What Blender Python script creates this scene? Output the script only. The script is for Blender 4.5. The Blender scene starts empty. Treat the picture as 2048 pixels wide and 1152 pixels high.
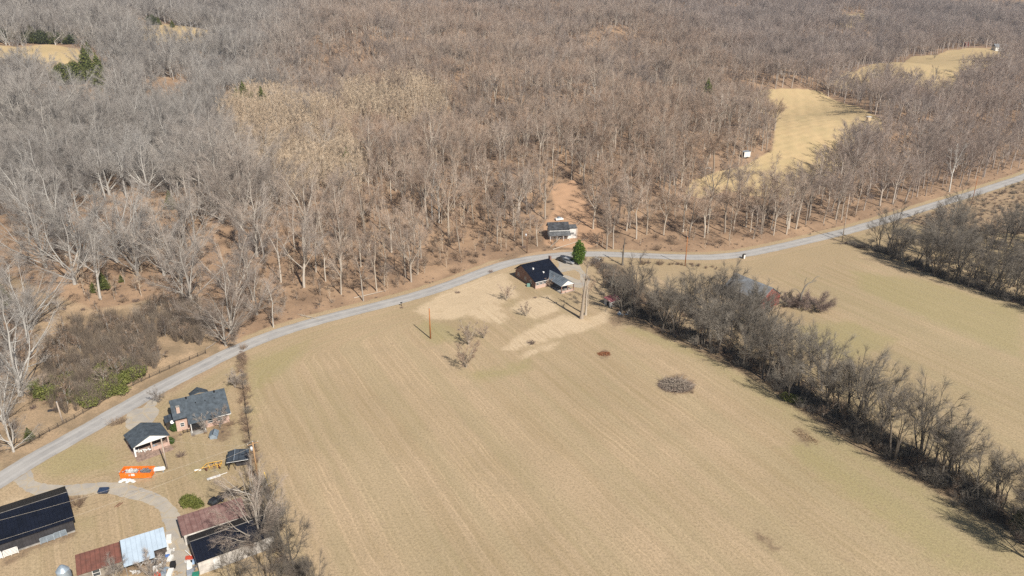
import bpy, math, random, time
import numpy as np
from mathutils import Vector, Matrix
T0 = time.time()
R = math.radians
scene = bpy.context.scene
COL = scene.collection

# ------------------------------------------------------------------ camera
CAM_H, PITCH, FPX = 98.0, R(23.0), 1593.0          # metres, downward tilt, focal length in pixels of a 2048 px frame
cd = bpy.data.cameras.new("camera"); cam = bpy.data.objects.new("camera", cd); COL.objects.link(cam)
cam.location = (0, 0, CAM_H); cam.rotation_euler = (R(90) - PITCH, 0, 0)
cd.sensor_width = 36; cd.lens = 36 * FPX / 2048; cd.clip_start = 1; cd.clip_end = 8000
scene.camera = cam
# ------------------------------------------------------------------ light
SUN_EL, SHADOW_AZ = 41.5, 122.5                     # degrees; shadows fall towards SHADOW_AZ (from +x)
w = bpy.data.worlds.new("World"); scene.world = w; w.use_nodes = True
nt = w.node_tree; bg = nt.nodes["Background"]
sky = nt.nodes.new("ShaderNodeTexSky"); sky.sky_type = 'NISHITA'; sky.sun_disc = False
sky.sun_elevation = R(SUN_EL); sky.altitude = 200; sky.air_density = 1.0; sky.dust_density = 1.2
sun_az = SHADOW_AZ + 180
sky.sun_rotation = R(90 - sun_az)
nt.links.new(sky.outputs[0], bg.inputs[0]); bg.inputs[1].default_value = 0.050
sl = bpy.data.lights.new("sun", 'SUN'); sl.energy = 5.0; sl.angle = R(0.5); sl.color = (1.0, 0.94, 0.85)
so = bpy.data.objects.new("sun", sl); COL.objects.link(so)
sdir = Vector((math.cos(R(SHADOW_AZ)) * math.cos(R(SUN_EL)), math.sin(R(SHADOW_AZ)) * math.cos(R(SUN_EL)), -math.sin(R(SUN_EL))))
so.rotation_euler = sdir.to_track_quat('-Z', 'Y').to_euler(); so.location = (60, -100, 200)
scene.view_settings.view_transform = 'Standard'; scene.view_settings.look = 'None'
scene.view_settings.exposure = 0.40; scene.view_settings.gamma = 1.0
scene.render.engine = 'CYCLES'
scene.cycles.use_denoising = False
scene.cycles.max_bounces = 3; scene.cycles.diffuse_bounces = 2; scene.cycles.glossy_bounces = 2
scene.cycles.transmission_bounces = 2; scene.cycles.volume_bounces = 0; scene.cycles.transparent_max_bounces = 8
HAZE = 0.00012

# ------------------------------------------------------------------ terrain
def gpx(px, py, z=0.0):
    """ground point (at height z) seen at pixel px,py of the 2048 x 1152 photograph"""
    dx = (px - 1024) / FPX; dy = -(py - 576) / FPX
    d = (dx, math.cos(PITCH) + dy * math.sin(PITCH), -math.sin(PITCH) + dy * math.cos(PITCH))
    t = (z - CAM_H) / d[2]
    return (d[0] * t, d[1] * t)
ROADPX = [(-60,996),(0,962),(60,922),(150,873),(250,815),(330,770),(400,735),(480,695),(560,664),(640,640),(720,620),
          (800,600),(860,583),(920,562),(960,546),(1000,531),(1040,521),(1090,513),(1150,508),(1200,508),(1280,511),
          (1350,514),(1420,515),(1480,510),(1550,496),(1620,480),(1700,461),(1780,438),(1860,413),(1950,386),(2048,354)]
ROAD = [(-150.0, 45.0), (-122.0, 97.0)] + [gpx(*p) for p in ROADPX] + [(330.0, 440.0), (600.0, 760.0), (900.0, 1100.0)]
RX = np.array([p[0] for p in ROAD]); RY = np.array([p[1] for p in ROAD])
def seg_dist(x, y, pts, closed=False):
    x = np.asarray(x, float); y = np.asarray(y, float)
    d2 = np.full(x.shape, 1e18); n = len(pts)
    for i in range(n if closed else n - 1):
        ax, ay = pts[i]; bx, by = pts[(i + 1) % n]
        vx, vy = bx - ax, by - ay; L = vx * vx + vy * vy + 1e-9
        t = np.clip(((x - ax) * vx + (y - ay) * vy) / L, 0, 1)
        d2 = np.minimum(d2, (x - ax - t * vx) ** 2 + (y - ay - t * vy) ** 2)
    return np.sqrt(d2)
def road_s(x, y):
    d = seg_dist(x, y, ROAD)
    return np.where(np.asarray(y) > np.interp(x, RX, RY), d, -d)
def sm(x, a, b):
    t = np.clip((np.asarray(x, float) - a) / (b - a), 0, 1); return t * t * (3 - 2 * t)
def waves(x, y):
    return (np.sin(x * .021 + y * .013 + 1.3) + np.sin(-x * .012 + y * .027 + .4) + .7 * np.sin(x * .039 - y * .022 + 2.1)
            + .5 * np.sin(x * .06 + y * .051 + .9)) / 3.2
def terrain(x, y):
    x = np.asarray(x, float); y = np.asarray(y, float); s = road_s(x, y)
    low = np.exp(-(((x + 105) / 45) ** 2 + ((y - 195) / 45) ** 2))        # damp hollow at the left
    z = 1.0 * sm(s, 4, 12) + 9 * sm(s, 14, 110) * (1 - .8 * low) + 32 * sm(s, 110, 700) + 55 * sm(s, 700, 1500)
    z = z + (11 * waves(x, y) + 5 * waves(x * 2.3 + 40, y * 2.1)) * sm(s, 45, 230)
    kn = sm(s, 25, 90)
    z = z + kn * 7 * np.exp(-(((x - 165) / 60) ** 2 + ((y - 415) / 55) ** 2))
    z = z + kn * 6 * np.exp(-(((x - 395) / 110) ** 2 + ((y - 640) / 70) ** 2))
    z = z + kn * 5 * np.exp(-(((x + 330) / 120) ** 2 + ((y - 690) / 70) ** 2))
    return z
def tz(x, y): return float(terrain(np.array([x]), np.array([y]))[0])
def at(px, py):
    """point of the terrain seen at a pixel (ray march)"""
    x0, y0 = gpx(px, py)
    dx = (px - 1024) / FPX; dy = -(py - 576) / FPX
    d = np.array((dx, math.cos(PITCH) + dy * math.sin(PITCH), -math.sin(PITCH) + dy * math.cos(PITCH)))
    if road_s(np.array([x0]), np.array([y0]))[0] < 4: return (x0, y0, 0.0)
    t = np.linspace(60, 3000, 6000)
    X, Y, Z = d[0] * t, d[1] * t, CAM_H + d[2] * t
    h = terrain(X, Y); k = int(np.argmax(Z < h))
    if not (Z < h).any(): k = len(t) - 1
    return (float(X[k]), float(Y[k]), float(h[k]))
def proj(x, y, z):
    dz = z - CAM_H; f = y * math.cos(PITCH) - dz * math.sin(PITCH); u = y * math.sin(PITCH) + dz * math.cos(PITCH)
    return 1024 + FPX * x / f, 576 - FPX * u / f
def W(*pts): return [at(*p)[:2] for p in pts]
def inside(x, y, poly):
    x = np.asarray(x, float); y = np.asarray(y, float); c = np.zeros(x.shape, bool); n = len(poly)
    for i in range(n):
        x1, y1 = poly[i]; x2, y2 = poly[(i + 1) % n]
        if y1 == y2: continue
        c ^= ((y1 > y) != (y2 > y)) & (x < (x2 - x1) * (y - y1) / (y2 - y1) + x1)
    return c
def sdist(x, y, poly):
    d = seg_dist(x, y, poly, True); return np.where(inside(x, y, poly), d, -d)

# ------------------------------------------------------------------ materials
MATS = {}
def nmat(name):
    m = bpy.data.materials.new(name); m.use_nodes = True; MATS[name] = m
    return m, m.node_tree, m.node_tree.nodes["Principled BSDF"]
class NG:
    """small helper to write node graphs"""
    def __init__(s, nt): s.nt = nt
    def n(s, t, **k):
        o = s.nt.nodes.new(t)
        for a, b in k.items(): setattr(o, a, b)
        return o
    def link(s, a, b): s.nt.links.new(a, b)
    def val(s, sock, v):
        if hasattr(v, 'is_output') or isinstance(v, bpy.types.NodeSocket): s.link(v, sock)
        else: sock.default_value = v
    def math(s, op, a, b=0.0, clamp=False):
        o = s.n('ShaderNodeMath', operation=op); o.use_clamp = clamp; s.val(o.inputs[0], a); s.val(o.inputs[1], b); return o.outputs[0]
    def noise(s, vec, scale, detail=3, rough=.55, dist=0):
        o = s.n('ShaderNodeTexNoise'); s.link(vec, o.inputs['Vector']); o.inputs['Scale'].default_value = scale
        o.inputs['Detail'].default_value = detail; o.inputs['Roughness'].default_value = rough; o.inputs['Distortion'].default_value = dist
        return o.outputs['Fac']
    def mix(s, f, a, b, mode='MIX'):
        o = s.n('ShaderNodeMix', data_type='RGBA', blend_type=mode)
        s.val(o.inputs[0], f)
        for k, v in ((6, a), (7, b)):
            if isinstance(v, tuple): o.inputs[k].default_value = (*v[:3], 1)
            else: s.link(v, o.inputs[k])
        return o.outputs[2]
    def step(s, v, a, b):
        o = s.n('ShaderNodeMapRange', interpolation_type='SMOOTHSTEP'); s.val(o.inputs['Value'], v)
        o.inputs['From Min'].default_value = a; o.inputs['From Max'].default_value = b; return o.outputs['Result']
    def xyz(s, x, y, z=0.0):
        o = s.n('ShaderNodeCombineXYZ'); s.val(o.inputs[0], x); s.val(o.inputs[1], y); s.val(o.inputs[2], z); return o.outputs[0]
def M(name, col, rough=.8, var=.18, scale=1.5, metal=0.0, spec=.3, col2=None, stripe=None, bump=0.0):
    """plain surface with object-space noise: col varies by var, or runs to col2"""
    if name in MATS: return MATS[name]
    m, nt, bs = nmat(name); g = NG(nt)
    tc = g.n('ShaderNodeTexCoord').outputs['Object']
    n1 = g.noise(tc, scale, 5, .62)
    c2 = col2 if col2 else tuple(c * (1 - 2.2 * var) for c in col)
    c = g.mix(g.step(n1, .3, .72), col, c2)
    n2 = g.noise(tc, scale * 9, 3, .6)
    c = g.mix(g.math('MULTIPLY', g.step(n2, .35, .7), var), c, tuple(v * .45 for v in col))
    if stripe:
        ax, per, dark = stripe
        sx = g.n('ShaderNodeSeparateXYZ'); g.link(tc, sx.inputs[0])
        f = g.math('FRACT', g.math('MULTIPLY', sx.outputs[ax], 1 / per))
        k = g.step(g.math('ABSOLUTE', g.math('SUBTRACT', f, .5)), .36, .48)
        c = g.mix(g.math('MULTIPLY', k, dark), c, tuple(v * .3 for v in col))
    g.link(c, bs.inputs['Base Color']); bs.inputs['Roughness'].default_value = rough
    bs.inputs['Metallic'].default_value = metal; bs.inputs['Specular IOR Level'].default_value = spec
    if bump:
        b = g.n('ShaderNodeBump'); b.inputs['Strength'].default_value = bump; b.inputs['Distance'].default_value = .05
        g.link(n2, b.inputs['Height']); g.link(b.outputs[0], bs.inputs['Normal'])
    return m
def brick_mat(name, c1, c2, mortar):
    m, nt, bs = nmat(name); g = NG(nt); tc = g.n('ShaderNodeTexCoord').outputs['Object']
    s = g.n('ShaderNodeSeparateXYZ'); g.link(tc, s.inputs[0])
    v = g.xyz(g.math('ADD', s.outputs[0], s.outputs[1]), s.outputs[2])
    b = g.n('ShaderNodeTexBrick'); g.link(v, b.inputs['Vector']); b.inputs['Scale'].default_value = 1
    b.inputs['Brick Width'].default_value = .24; b.inputs['Row Height'].default_value = .08; b.inputs['Mortar Size'].default_value = .008
    b.inputs['Color1'].default_value = (*c1, 1); b.inputs['Color2'].default_value = (*c2, 1); b.inputs['Mortar'].default_value = (*mortar, 1)
    n = g.noise(tc, .9, 4); g.link(g.mix(g.math('MULTIPLY', g.step(n, .35, .7), .4), b.outputs[0], mortar), bs.inputs['Base Color'])
    bs.inputs['Roughness'].default_value = .9; return m

def tree_mat(name, a, b, c, k=1.0, grey=True):
    """bark or twigs; the species mix drifts over the hillside, so colour follows where a tree stands"""
    m, nt, bs = nmat(name); g = NG(nt)
    oi = g.n('ShaderNodeObjectInfo'); loc = oi.outputs['Location']
    n1 = g.noise(loc, .011, 2); n2 = g.noise(loc, .045, 1)
    t = g.math('ADD', g.math('MULTIPLY', n1, .55), g.math('MULTIPLY', n2, .25))
    t = g.math('ADD', t, g.math('MULTIPLY', oi.outputs['Random'], .30))
    col = g.mix(g.step(t, .38, .58), a, b); col = g.mix(g.step(t, .56, .80), col, c)
    if grey:                                          # silver maples and sycamores on the western side
        s = g.n('ShaderNodeSeparateXYZ'); g.link(loc, s.inputs[0])
        e = g.math('ADD', s.outputs[0], g.math('MULTIPLY', s.outputs[1], .22))
        e = g.math('ADD', e, g.math('MULTIPLY', g.math('SUBTRACT', n1, .5), 110))
        gl = g.step(e, 22, -75)
        far = g.step(s.outputs[1], 420, 1000)
        col = g.mix(g.math('MULTIPLY', gl, .75), col, tuple(v * k for v in (.32, .315, .30)))
        rr = g.step(g.math('SUBTRACT', s.outputs[0], g.math('MULTIPLY', s.outputs[1], .05)), 90, 170)
        col = g.mix(g.math('MULTIPLY', rr, .45), col, tuple(v * k for v in (.31, .265, .25)))
        col = g.mix(g.math('MULTIPLY', far, .35), col, tuple(v * k for v in (.33, .285, .265)))
    rv = g.math('FRACT', g.math('MULTIPLY', oi.outputs['Random'], 37.7))          # no two trees quite the same tone
    col = g.mix(g.math('MULTIPLY', g.step(rv, .25, 1.0), .42), col, (.075, .058, .05))
    col = g.mix(g.math('MULTIPLY', g.step(rv, .14, .0), .35), col, (.50, .45, .39))
    g.link(col, bs.inputs['Base Color']); bs.inputs['Roughness'].default_value = .9
    bs.inputs['Specular IOR Level'].default_value = .15
    return m
TW = tree_mat('twigs', (.38, .265, .19), (.45, .35, .275), (.27, .22, .195))
BK = tree_mat('bark', (.38, .32, .255), (.50, .44, .365), (.30, .26, .225), 1.3)
BKD = tree_mat('bark_dark', (.10, .088, .072), (.15, .13, .108), (.20, .18, .15), 1, False)
TWD = tree_mat('twigs_dark', (.16, .14, .115), (.23, .205, .17), (.18, .155, .14), 1, False)
WBK = tree_mat('bark_white', (.58, .55, .50), (.66, .63, .58), (.50, .47, .42), 1, False)
WTW = tree_mat('twigs_white', (.42, .39, .35), (.48, .45, .41), (.38, .35, .31), 1, False)
SAPB = tree_mat('sapling_bark', (.52, .43, .33), (.60, .51, .40), (.44, .37, .30), 1, False)
SAP = tree_mat('sapling_twigs', (.54, .415, .29), (.62, .49, .35), (.46, .37, .275), 1, False)
BRN = tree_mat('brush_twigs', (.26, .18, .125), (.32, .23, .16), (.20, .15, .115), 1, False)
PUR = tree_mat('bramble_twigs', (.20, .145, .125), (.26, .195, .165), (.17, .13, .115), 1, False)
def leaf_mat(name, c1, c2):
    m, nt, bs = nmat(name); g = NG(nt); p = g.n('ShaderNodeNewGeometry').outputs['Position']
    n = g.noise(p, 1.1, 3, .7); n2 = g.noise(p, 6, 2)
    c = g.mix(g.step(n, .35, .65), c1, c2); c = g.mix(g.math('MULTIPLY', n2, .5), c, tuple(v * .5 for v in c1))
    g.link(c, bs.inputs['Base Color']); bs.inputs['Roughness'].default_value = .6; bs.inputs['Specular IOR Level'].default_value = .2
    return m
LF_G = leaf_mat('leaf_green', (.05, .105, .012), (.15, .22, .028))
LF_C = leaf_mat('leaf_cedar', (.075, .10, .028), (.19, .19, .05))
LF_O = leaf_mat('leaf_olive', (.10, .115, .025), (.19, .20, .05))
LF_D = leaf_mat('leaf_far', (.05, .065, .032), (.12, .13, .05))

# ------------------------------------------------------------------ objects
def tagk(o, kind): o['kind'] = kind; return o
def thing(name, label, cat, loc, rotz=0.0, group=None):
    o = bpy.data.objects.new(name, None); COL.objects.link(o); o.empty_display_size = .5
    o.location = loc; o.rotation_euler = (0, 0, rotz); o['label'] = label; o['category'] = cat
    if group: o['group'] = group
    return o
def tag(o, label, cat, group=None):
    o['label'] = label; o['category'] = cat
    if group: o['group'] = group
    return o
class MB:
    def __init__(s): s.v = []; s.f = []
    def add(s, vs, fs):
        b = len(s.v); s.v += [tuple(map(float, p)) for p in vs]; s.f += [tuple(b + i for i in f) for f in fs]; return s
    def box(s, x0, x1, y0, y1, z0, z1):
        return s.add([(x0,y0,z0),(x1,y0,z0),(x1,y1,z0),(x0,y1,z0),(x0,y0,z1),(x1,y0,z1),(x1,y1,z1),(x0,y1,z1)],
                     [(0,3,2,1),(4,5,6,7),(0,1,5,4),(1,2,6,5),(2,3,7,6),(3,0,4,7)])
    def tilt(s, c, size, rot):
        """box turned by euler rot about its centre"""
        m = Matrix.Translation(c) @ Vector((0,0,0)).to_track_quat('X','Z').to_matrix().to_4x4() if False else Matrix.Translation(c)
        from mathutils import Euler
        m = m @ Euler(rot).to_matrix().to_4x4(); a, b, d = [q / 2 for q in size]
        return s.add([m @ Vector(p) for p in [(-a,-b,-d),(a,-b,-d),(a,b,-d),(-a,b,-d),(-a,-b,d),(a,-b,d),(a,b,d),(-a,b,d)]],
                     [(0,3,2,1),(4,5,6,7),(0,1,5,4),(1,2,6,5),(2,3,7,6),(3,0,4,7)])
    def slab(s, quad, th):
        """sheet through the given corners with thickness th downward"""
        n = len(quad); q = [Vector(p) for p in quad]; lo = [p - Vector((0, 0, th)) for p in q]
        fs = [tuple(range(n)), tuple(reversed(range(n, 2 * n)))]
        fs += [(i, i + n, (i + 1) % n + n, (i + 1) % n) for i in range(n)]
        return s.add(q + lo, fs)
    def tube(s, p0, p1, r0, r1=None, n=6, cap=True):
        r1 = r0 if r1 is None else r1; p0 = Vector(p0); p1 = Vector(p1); d = (p1 - p0).normalized()
        a = d.orthogonal().normalized(); b = d.cross(a); vs = []
        for p, r in ((p0, r0), (p1, r1)):
            vs += [p + (a * math.cos(2 * math.pi * i / n) + b * math.sin(2 * math.pi * i / n)) * r for i in range(n)]
        fs = [(i, (i + 1) % n, (i + 1) % n + n, i + n) for i in range(n)]
        if cap: fs += [tuple(reversed(range(n))), tuple(range(n, 2 * n))]
        return s.add(vs, fs)
    def lathe(s, prof, n=20, c=(0, 0), axis='z'):
        vs = []
        for r, z in prof:
            for i in range(n):
                a = 2 * math.pi * i / n
                p = (c[0] + r * math.cos(a), c[1] + r * math.sin(a), z) if axis == 'z' else (z, c[0] + r * math.cos(a), c[1] + r * math.sin(a))
                vs.append(p)
        k = len(prof); fs = [(j*n+i, j*n+(i+1)%n, (j+1)*n+(i+1)%n, (j+1)*n+i) for j in range(k-1) for i in range(n)]
        fs += [tuple(reversed(range(n))), tuple(range((k-1)*n, k*n))]
        return s.add(vs, fs)
    def gable_roof(s, x0, x1, y0, y1, yr, z0, zr, z1, th=.14):
        """ridge along x at (yr, zr); eaves at y0/z0 and y1/z1"""
        s.slab([(x0,y0,z0),(x1,y0,z0),(x1,yr,zr),(x0,yr,zr)], th)
        return s.slab([(x0,yr+.004,zr),(x1,yr+.004,zr),(x1,y1,z1),(x0,y1,z1)], th)
    def gable_x(s, x0, x1, y0, y1, yr, z0, zr, z1):
        """solid gable end between x0 and x1"""
        p = [(y0,z0),(y1,z1),(yr,zr)]
        return s.add([(x0,)+q for q in p] + [(x1,)+q for q in p], [(0,2,1),(3,4,5),(0,1,4,3),(1,2,5,4),(2,0,3,5)])
    def rot(s, k=1):
        """turn by 90 degrees: (x,y)->(y,-x)..., to run a ridge along y"""
        s.v = [(y, x, z) for x, y, z in s.v]; s.f = [tuple(reversed(f)) for f in s.f]; return s
    def build(s, name, mat, parent=None, loc=None, smooth=False, rotz=0):
        me = bpy.data.meshes.new(name); me.from_pydata(s.v, [], s.f); me.materials.append(mat)
        if smooth: me.polygons.foreach_set('use_smooth', [True] * len(me.polygons))
        me.update(); o = bpy.data.objects.new(name, me); COL.objects.link(o)
        if parent: o.parent = parent
        if loc: o.location = loc
        if rotz: o.rotation_euler = (0, 0, rotz)
        return o
def np_mesh(name, V, F, mat, loops=None):
    """V (n,3), F (m,3|4) numpy"""
    me = bpy.data.meshes.new(name); V = np.asarray(V, np.float32); k = F.shape[1]
    me.vertices.add(len(V)); me.vertices.foreach_set('co', V.ravel())
    me.loops.add(F.size); me.loops.foreach_set('vertex_index', F.astype(np.int32).ravel())
    me.polygons.add(len(F)); me.polygons.foreach_set('loop_start', np.arange(0, F.size, k, dtype=np.int32))
    me.update(calc_edges=True); me.materials.append(mat); return me
def frame(ax, ay, bx, by, z=0):
    """origin at ground under pixel a, x axis towards pixel b"""
    A = gpx(ax, ay, z); B = gpx(bx, by, z); return A, math.atan2(B[1] - A[1], B[0] - A[0]), math.dist(A, B)
# ------------------------------------------------------------------ ground zones (world polygons)
CLEAR = {
 'hill_field': W((1492,190),(1560,178),(1640,183),(1710,212),(1760,238),(1765,262),(1710,288),(1690,325),(1640,362),(1570,395),(1500,392),(1450,380),(1405,398),(1372,388),(1385,362),(1440,342),(1490,332),(1545,300),(1552,245),(1520,215)),
 'back_field': W((1660,165),(1740,130),(1830,112),(1900,100),(1960,96),(2030,100),(1990,130),(1920,145),(1900,190),(1830,170),(1760,178),(1680,180)),
 'pale_field': W((-200,94),(0,92),(110,90),(165,98),(200,116),(170,140),(110,148),(40,150),(-200,150)),
 'cedar_gap': W((80,172),(110,150),(220,150),(235,190),(215,215),(60,215),(50,190)),
 'slope_gap': W((285,165),(370,158),(385,185),(370,215),(290,205)),
 'cedar_row': W((455,205),(545,205),(550,262),(455,262)),
 'knoll': W((270,58),(340,50),(400,57),(440,70),(430,95),(330,92),(280,80)),
 'farclear': W((1670,34),(1730,28),(1735,52),(1680,56)),
 'dirt_path': W((1100,372),(1150,362),(1170,400),(1195,440),(1215,480),(1170,500),(1090,490),(1085,450),(1110,420)),
 'bottom': W((0,545),(40,560),(110,590),(190,620),(300,600),(400,640),(440,700),(500,690),(420,745),(330,790),(200,860),(60,930),(0,950),(0,760),(70,720),(60,640),(0,600)),
}
SAPZ = [W((440,240),(500,205),(560,200),(630,225),(710,270),(740,340),(720,410),(640,405),(600,420),(540,390),(480,370),(455,320),(462,270)),
        W((680,195),(760,185),(890,200),(900,265),(800,275),(690,255))]
SCRUB_R = W((1790,445),(1870,420),(1960,392),(2300,280),(2400,560),(2048,470),(1900,455))
PALE = [W((828,622),(850,605),(900,578),(960,556),(1010,545),(1040,590),(1000,610),(1018,640),(1000,650),(935,632),(905,640),(860,640)),
        W((1005,700),(1030,672),(1075,650),(1130,628),(1170,640),(1215,618),(1222,640),(1180,660),(1130,672),(1070,690),(1020,704)),
        W((1035,714),(1075,692),(1118,685),(1114,696),(1070,708),(1045,718)),
        W((1040,600),(1100,590),(1120,620),(1070,640),(1020,620)),
        W((0,1010),(20,1000),(60,990),(30,1010))]
GREEN = [W((1240,660),(1290,645),(1400,700),(1520,770),(1700,890),(1900,1010),(2048,1110),(2048,1152),(1800,980),(1600,850),(1400,720)),
         W((1560,900),(1620,870),(1700,930),(1900,1050),(2040,1152),(1900,1152),(1700,1000)),
         W((1590,650),(1700,640),(1800,680),(1700,730),(1600,700)), W((1700,540),(1850,560),(2048,620),(2048,720),(1850,640),(1720,580)),
         W((828,650),(850,640),(900,650),(930,680),(860,690)), W((920,745),(1000,735),(1060,715),(1060,740),(960,765)),
         W((490,720),(560,700),(620,680),(600,720),(520,780),(500,900),(495,800)), W((380,935),(470,920),(450,945),(390,955)),
         W((60,930),(160,880),(220,890),(240,940),(160,950),(90,960)), W((152,1040),(180,1040),(170,1070),(156,1065))]
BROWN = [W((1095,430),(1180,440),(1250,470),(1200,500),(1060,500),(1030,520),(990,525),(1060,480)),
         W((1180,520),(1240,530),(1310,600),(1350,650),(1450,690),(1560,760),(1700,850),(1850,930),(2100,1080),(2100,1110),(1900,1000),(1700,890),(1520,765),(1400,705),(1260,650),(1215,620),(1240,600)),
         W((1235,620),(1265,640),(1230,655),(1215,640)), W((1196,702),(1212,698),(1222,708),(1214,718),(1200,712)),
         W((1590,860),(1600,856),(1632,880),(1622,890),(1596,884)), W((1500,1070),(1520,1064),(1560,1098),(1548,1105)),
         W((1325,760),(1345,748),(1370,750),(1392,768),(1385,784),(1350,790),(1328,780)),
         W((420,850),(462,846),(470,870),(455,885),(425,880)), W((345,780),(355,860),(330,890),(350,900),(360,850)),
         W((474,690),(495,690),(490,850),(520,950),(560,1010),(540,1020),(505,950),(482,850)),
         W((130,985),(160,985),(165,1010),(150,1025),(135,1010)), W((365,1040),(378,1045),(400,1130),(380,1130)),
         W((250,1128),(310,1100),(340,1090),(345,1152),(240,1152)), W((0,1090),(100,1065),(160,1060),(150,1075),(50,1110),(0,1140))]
STRAW = [W((200,860),(330,790),(420,745),(500,690),(470,670),(390,720),(330,750),(250,800),(150,860),(40,920)),
         W((1040,505),(1160,490),(1220,498),(1160,502),(1050,515),(960,540),(900,560),(840,580),(860,570))]
DRIVE = {
 'farm drive': W((20,955),(50,935),(66,948),(70,962),(90,968),(130,970),(180,966),(235,965),(270,972),(310,985),(335,1000),(350,1015),(362,1035),(372,1075),(378,1110),(372,1152),(366,1200),(330,1200),(340,1152),(340,1100),(332,1060),(322,1035),(318,1020),(290,1005),(250,995),(200,985),(170,990),(130,992),(75,990),(45,978),(30,965)),
 'carport drive': W((300,800),(318,793),(312,812),(318,825),(300,850),(285,860),(255,858),(252,840),(258,820),(285,815)),
 'house loop': W((1118,520),(1150,521),(1165,540),(1180,560),(1168,575),(1140,572),(1120,560),(1128,550),(1148,556),(1158,560),(1160,548),(1148,540),(1120,545),(1108,540),(1118,532)),
}
# ------------------------------------------------------------------ ground sheet
def grid_axis(lo, hi, step, out_lo, out_hi, g=1.05):
    a = list(np.arange(lo, hi, step)); s = step
    v = a[-1]
    while v < out_hi: s *= g; v += s; a.append(v)
    s = step; v = lo; b = []
    while v > out_lo: s *= g; v -= s; b.append(v)
    return np.array(b[::-1] + a)
GX = grid_axis(-190, 260, 1.25, -2600, 2600, 1.028); GY = grid_axis(75, 470, 1.25, -700, 3600, 1.022)
gx, gy = np.meshgrid(GX, GY); gxf, gyf = gx.ravel(), gy.ravel()
gs = road_s(gxf, gyf)
gz = terrain(gxf, gyf)
gz = gz + sm(gs, 12, 40) * .25 * (np.sin(gxf * .9 + np.sin(gyf * .5) * 2) * np.sin(gyf * .7 + gxf * .2))
def zone(polys, soft, grow=0.0):
    r = np.zeros(len(gxf))
    for p in polys:
        P = np.array(p); m = (gxf > P[:,0].min()-15) & (gxf < P[:,0].max()+15) & (gyf > P[:,1].min()-15) & (gyf < P[:,1].max()+15)
        if m.any(): r[m] = np.maximum(r[m], sm(sdist(gxf[m], gyf[m], p), -soft + grow, soft + grow))
    return r
z_clear = zone([CLEAR[k] for k in ('hill_field', 'back_field', 'pale_field', 'knoll', 'farclear')], 3)
z_scrub = zone([CLEAR['bottom'], SCRUB_R], 4)
z_lit = sm(gs, 3.0, 7.0) * (1 - z_clear) * (1 - .75 * z_scrub)
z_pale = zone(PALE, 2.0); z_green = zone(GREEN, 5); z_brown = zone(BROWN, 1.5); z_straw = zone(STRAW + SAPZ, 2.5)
z_path = zone([CLEAR['dirt_path']], 3)
fieldL = -.848 * (gxf - 0) * -1; u = R(-61.5)
st = gxf * -math.sin(u) + gyf * math.cos(u)
along = gxf * math.cos(u) + gyf * math.sin(u)
wr = 1 - sm(-gs, 6, 20); st = st * (1 - wr) - gs * wr
idx = np.arange(len(gxf)).reshape(gx.shape)
rut = None
F = np.stack([idx[:-1,:-1].ravel(), idx[:-1,1:].ravel(), idx[1:,1:].ravel(), idx[1:,:-1].ravel()], 1)
# ground material
m, nt, bs = nmat('ground'); g = NG(nt)
pos = g.n('ShaderNodeNewGeometry').outputs['Position']
def attr(n, vec=False):
    o = g.n('ShaderNodeAttribute', attribute_name=n); return o.outputs['Color'] if vec else o.outputs['Fac']
def chan(n):
    s = g.n('ShaderNodeSeparateColor'); g.link(attr(n, True), s.inputs[0]); return s.outputs
zr, zg, zb = chan('zone1'); yr_, yg_, yb_ = chan('zone2')
wob = g.math('SUBTRACT', g.noise(pos, .35, 4, .65), .5)
def edge(v, k=.9, lo=.3, hi=.7): return g.step(g.math('ADD', v, g.math('MULTIPLY', wob, k)), lo, hi)
nL = g.noise(pos, .017, 3); nM = g.noise(pos, .12, 4, .6); nF = g.noise(pos, 2.0, 4, .75); nX = g.noise(pos, 5.0, 3, .7)
stp = g.n('ShaderNodeAttribute', attribute_name='st').outputs['Fac']; alg = g.n('ShaderNodeAttribute', attribute_name='along').outputs['Fac']
wv = g.math('ADD', g.math('ADD', stp, g.math('MULTIPLY', nM, 1.1)), g.math('MULTIPLY', nL, 3.5))
s1 = g.noise(g.xyz(g.math('MULTIPLY', wv, .55), g.math('MULTIPLY', alg, .012)), 1, 3, .6)
s2 = g.noise(g.xyz(g.math('MULTIPLY', wv, 2.2), g.math('MULTIPLY', alg, .02)), 1, 2, .6)
fld = g.mix(g.step(nL, .35, .65), (.49, .365, .235), (.42, .315, .195))
fld = g.mix(g.math('MULTIPLY', g.step(s1, .44, .60), g.math('ADD', .14, g.math('MULTIPLY', g.step(nL, .3, .7), .48))), fld, (.33, .25, .135))
fld = g.mix(g.math('MULTIPLY', g.step(s2, .52, .68), g.math('ADD', .14, g.math('MULTIPLY', g.step(nL, .7, .3), .42))), fld, (.66, .49, .31))
fld = g.mix(g.math('MULTIPLY', g.step(nM, .48, .68), .35), fld, (.38, .295, .185))
fld = g.mix(g.math('MULTIPLY', edge(zb, 1.2, .2, .95), .55), fld, (.335, .30, .13))
rs_ = g.noise(g.xyz(g.math('MULTIPLY', stp, .16), g.math('MULTIPLY', alg, .006)), 1, 2, .5)      # wide mowing lanes
sx_ = g.n('ShaderNodeSeparateXYZ'); g.link(pos, sx_.inputs[0])
fld = g.mix(g.math('MULTIPLY', g.step(rs_, .45, .6), .28), fld, (.38, .32, .185))
fld = g.mix(g.math('MULTIPLY', g.step(g.math('ADD', g.math('ADD', sx_.outputs[0], g.math('MULTIPLY', sx_.outputs[1], -.55)), g.math('MULTIPLY', nL, 60)), -15, 60), .26), fld, (.38, .325, .18))
fld = g.mix(g.math('MULTIPLY', g.step(nF, .42, .70), .66), fld, (.22, .17, .10))
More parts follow.
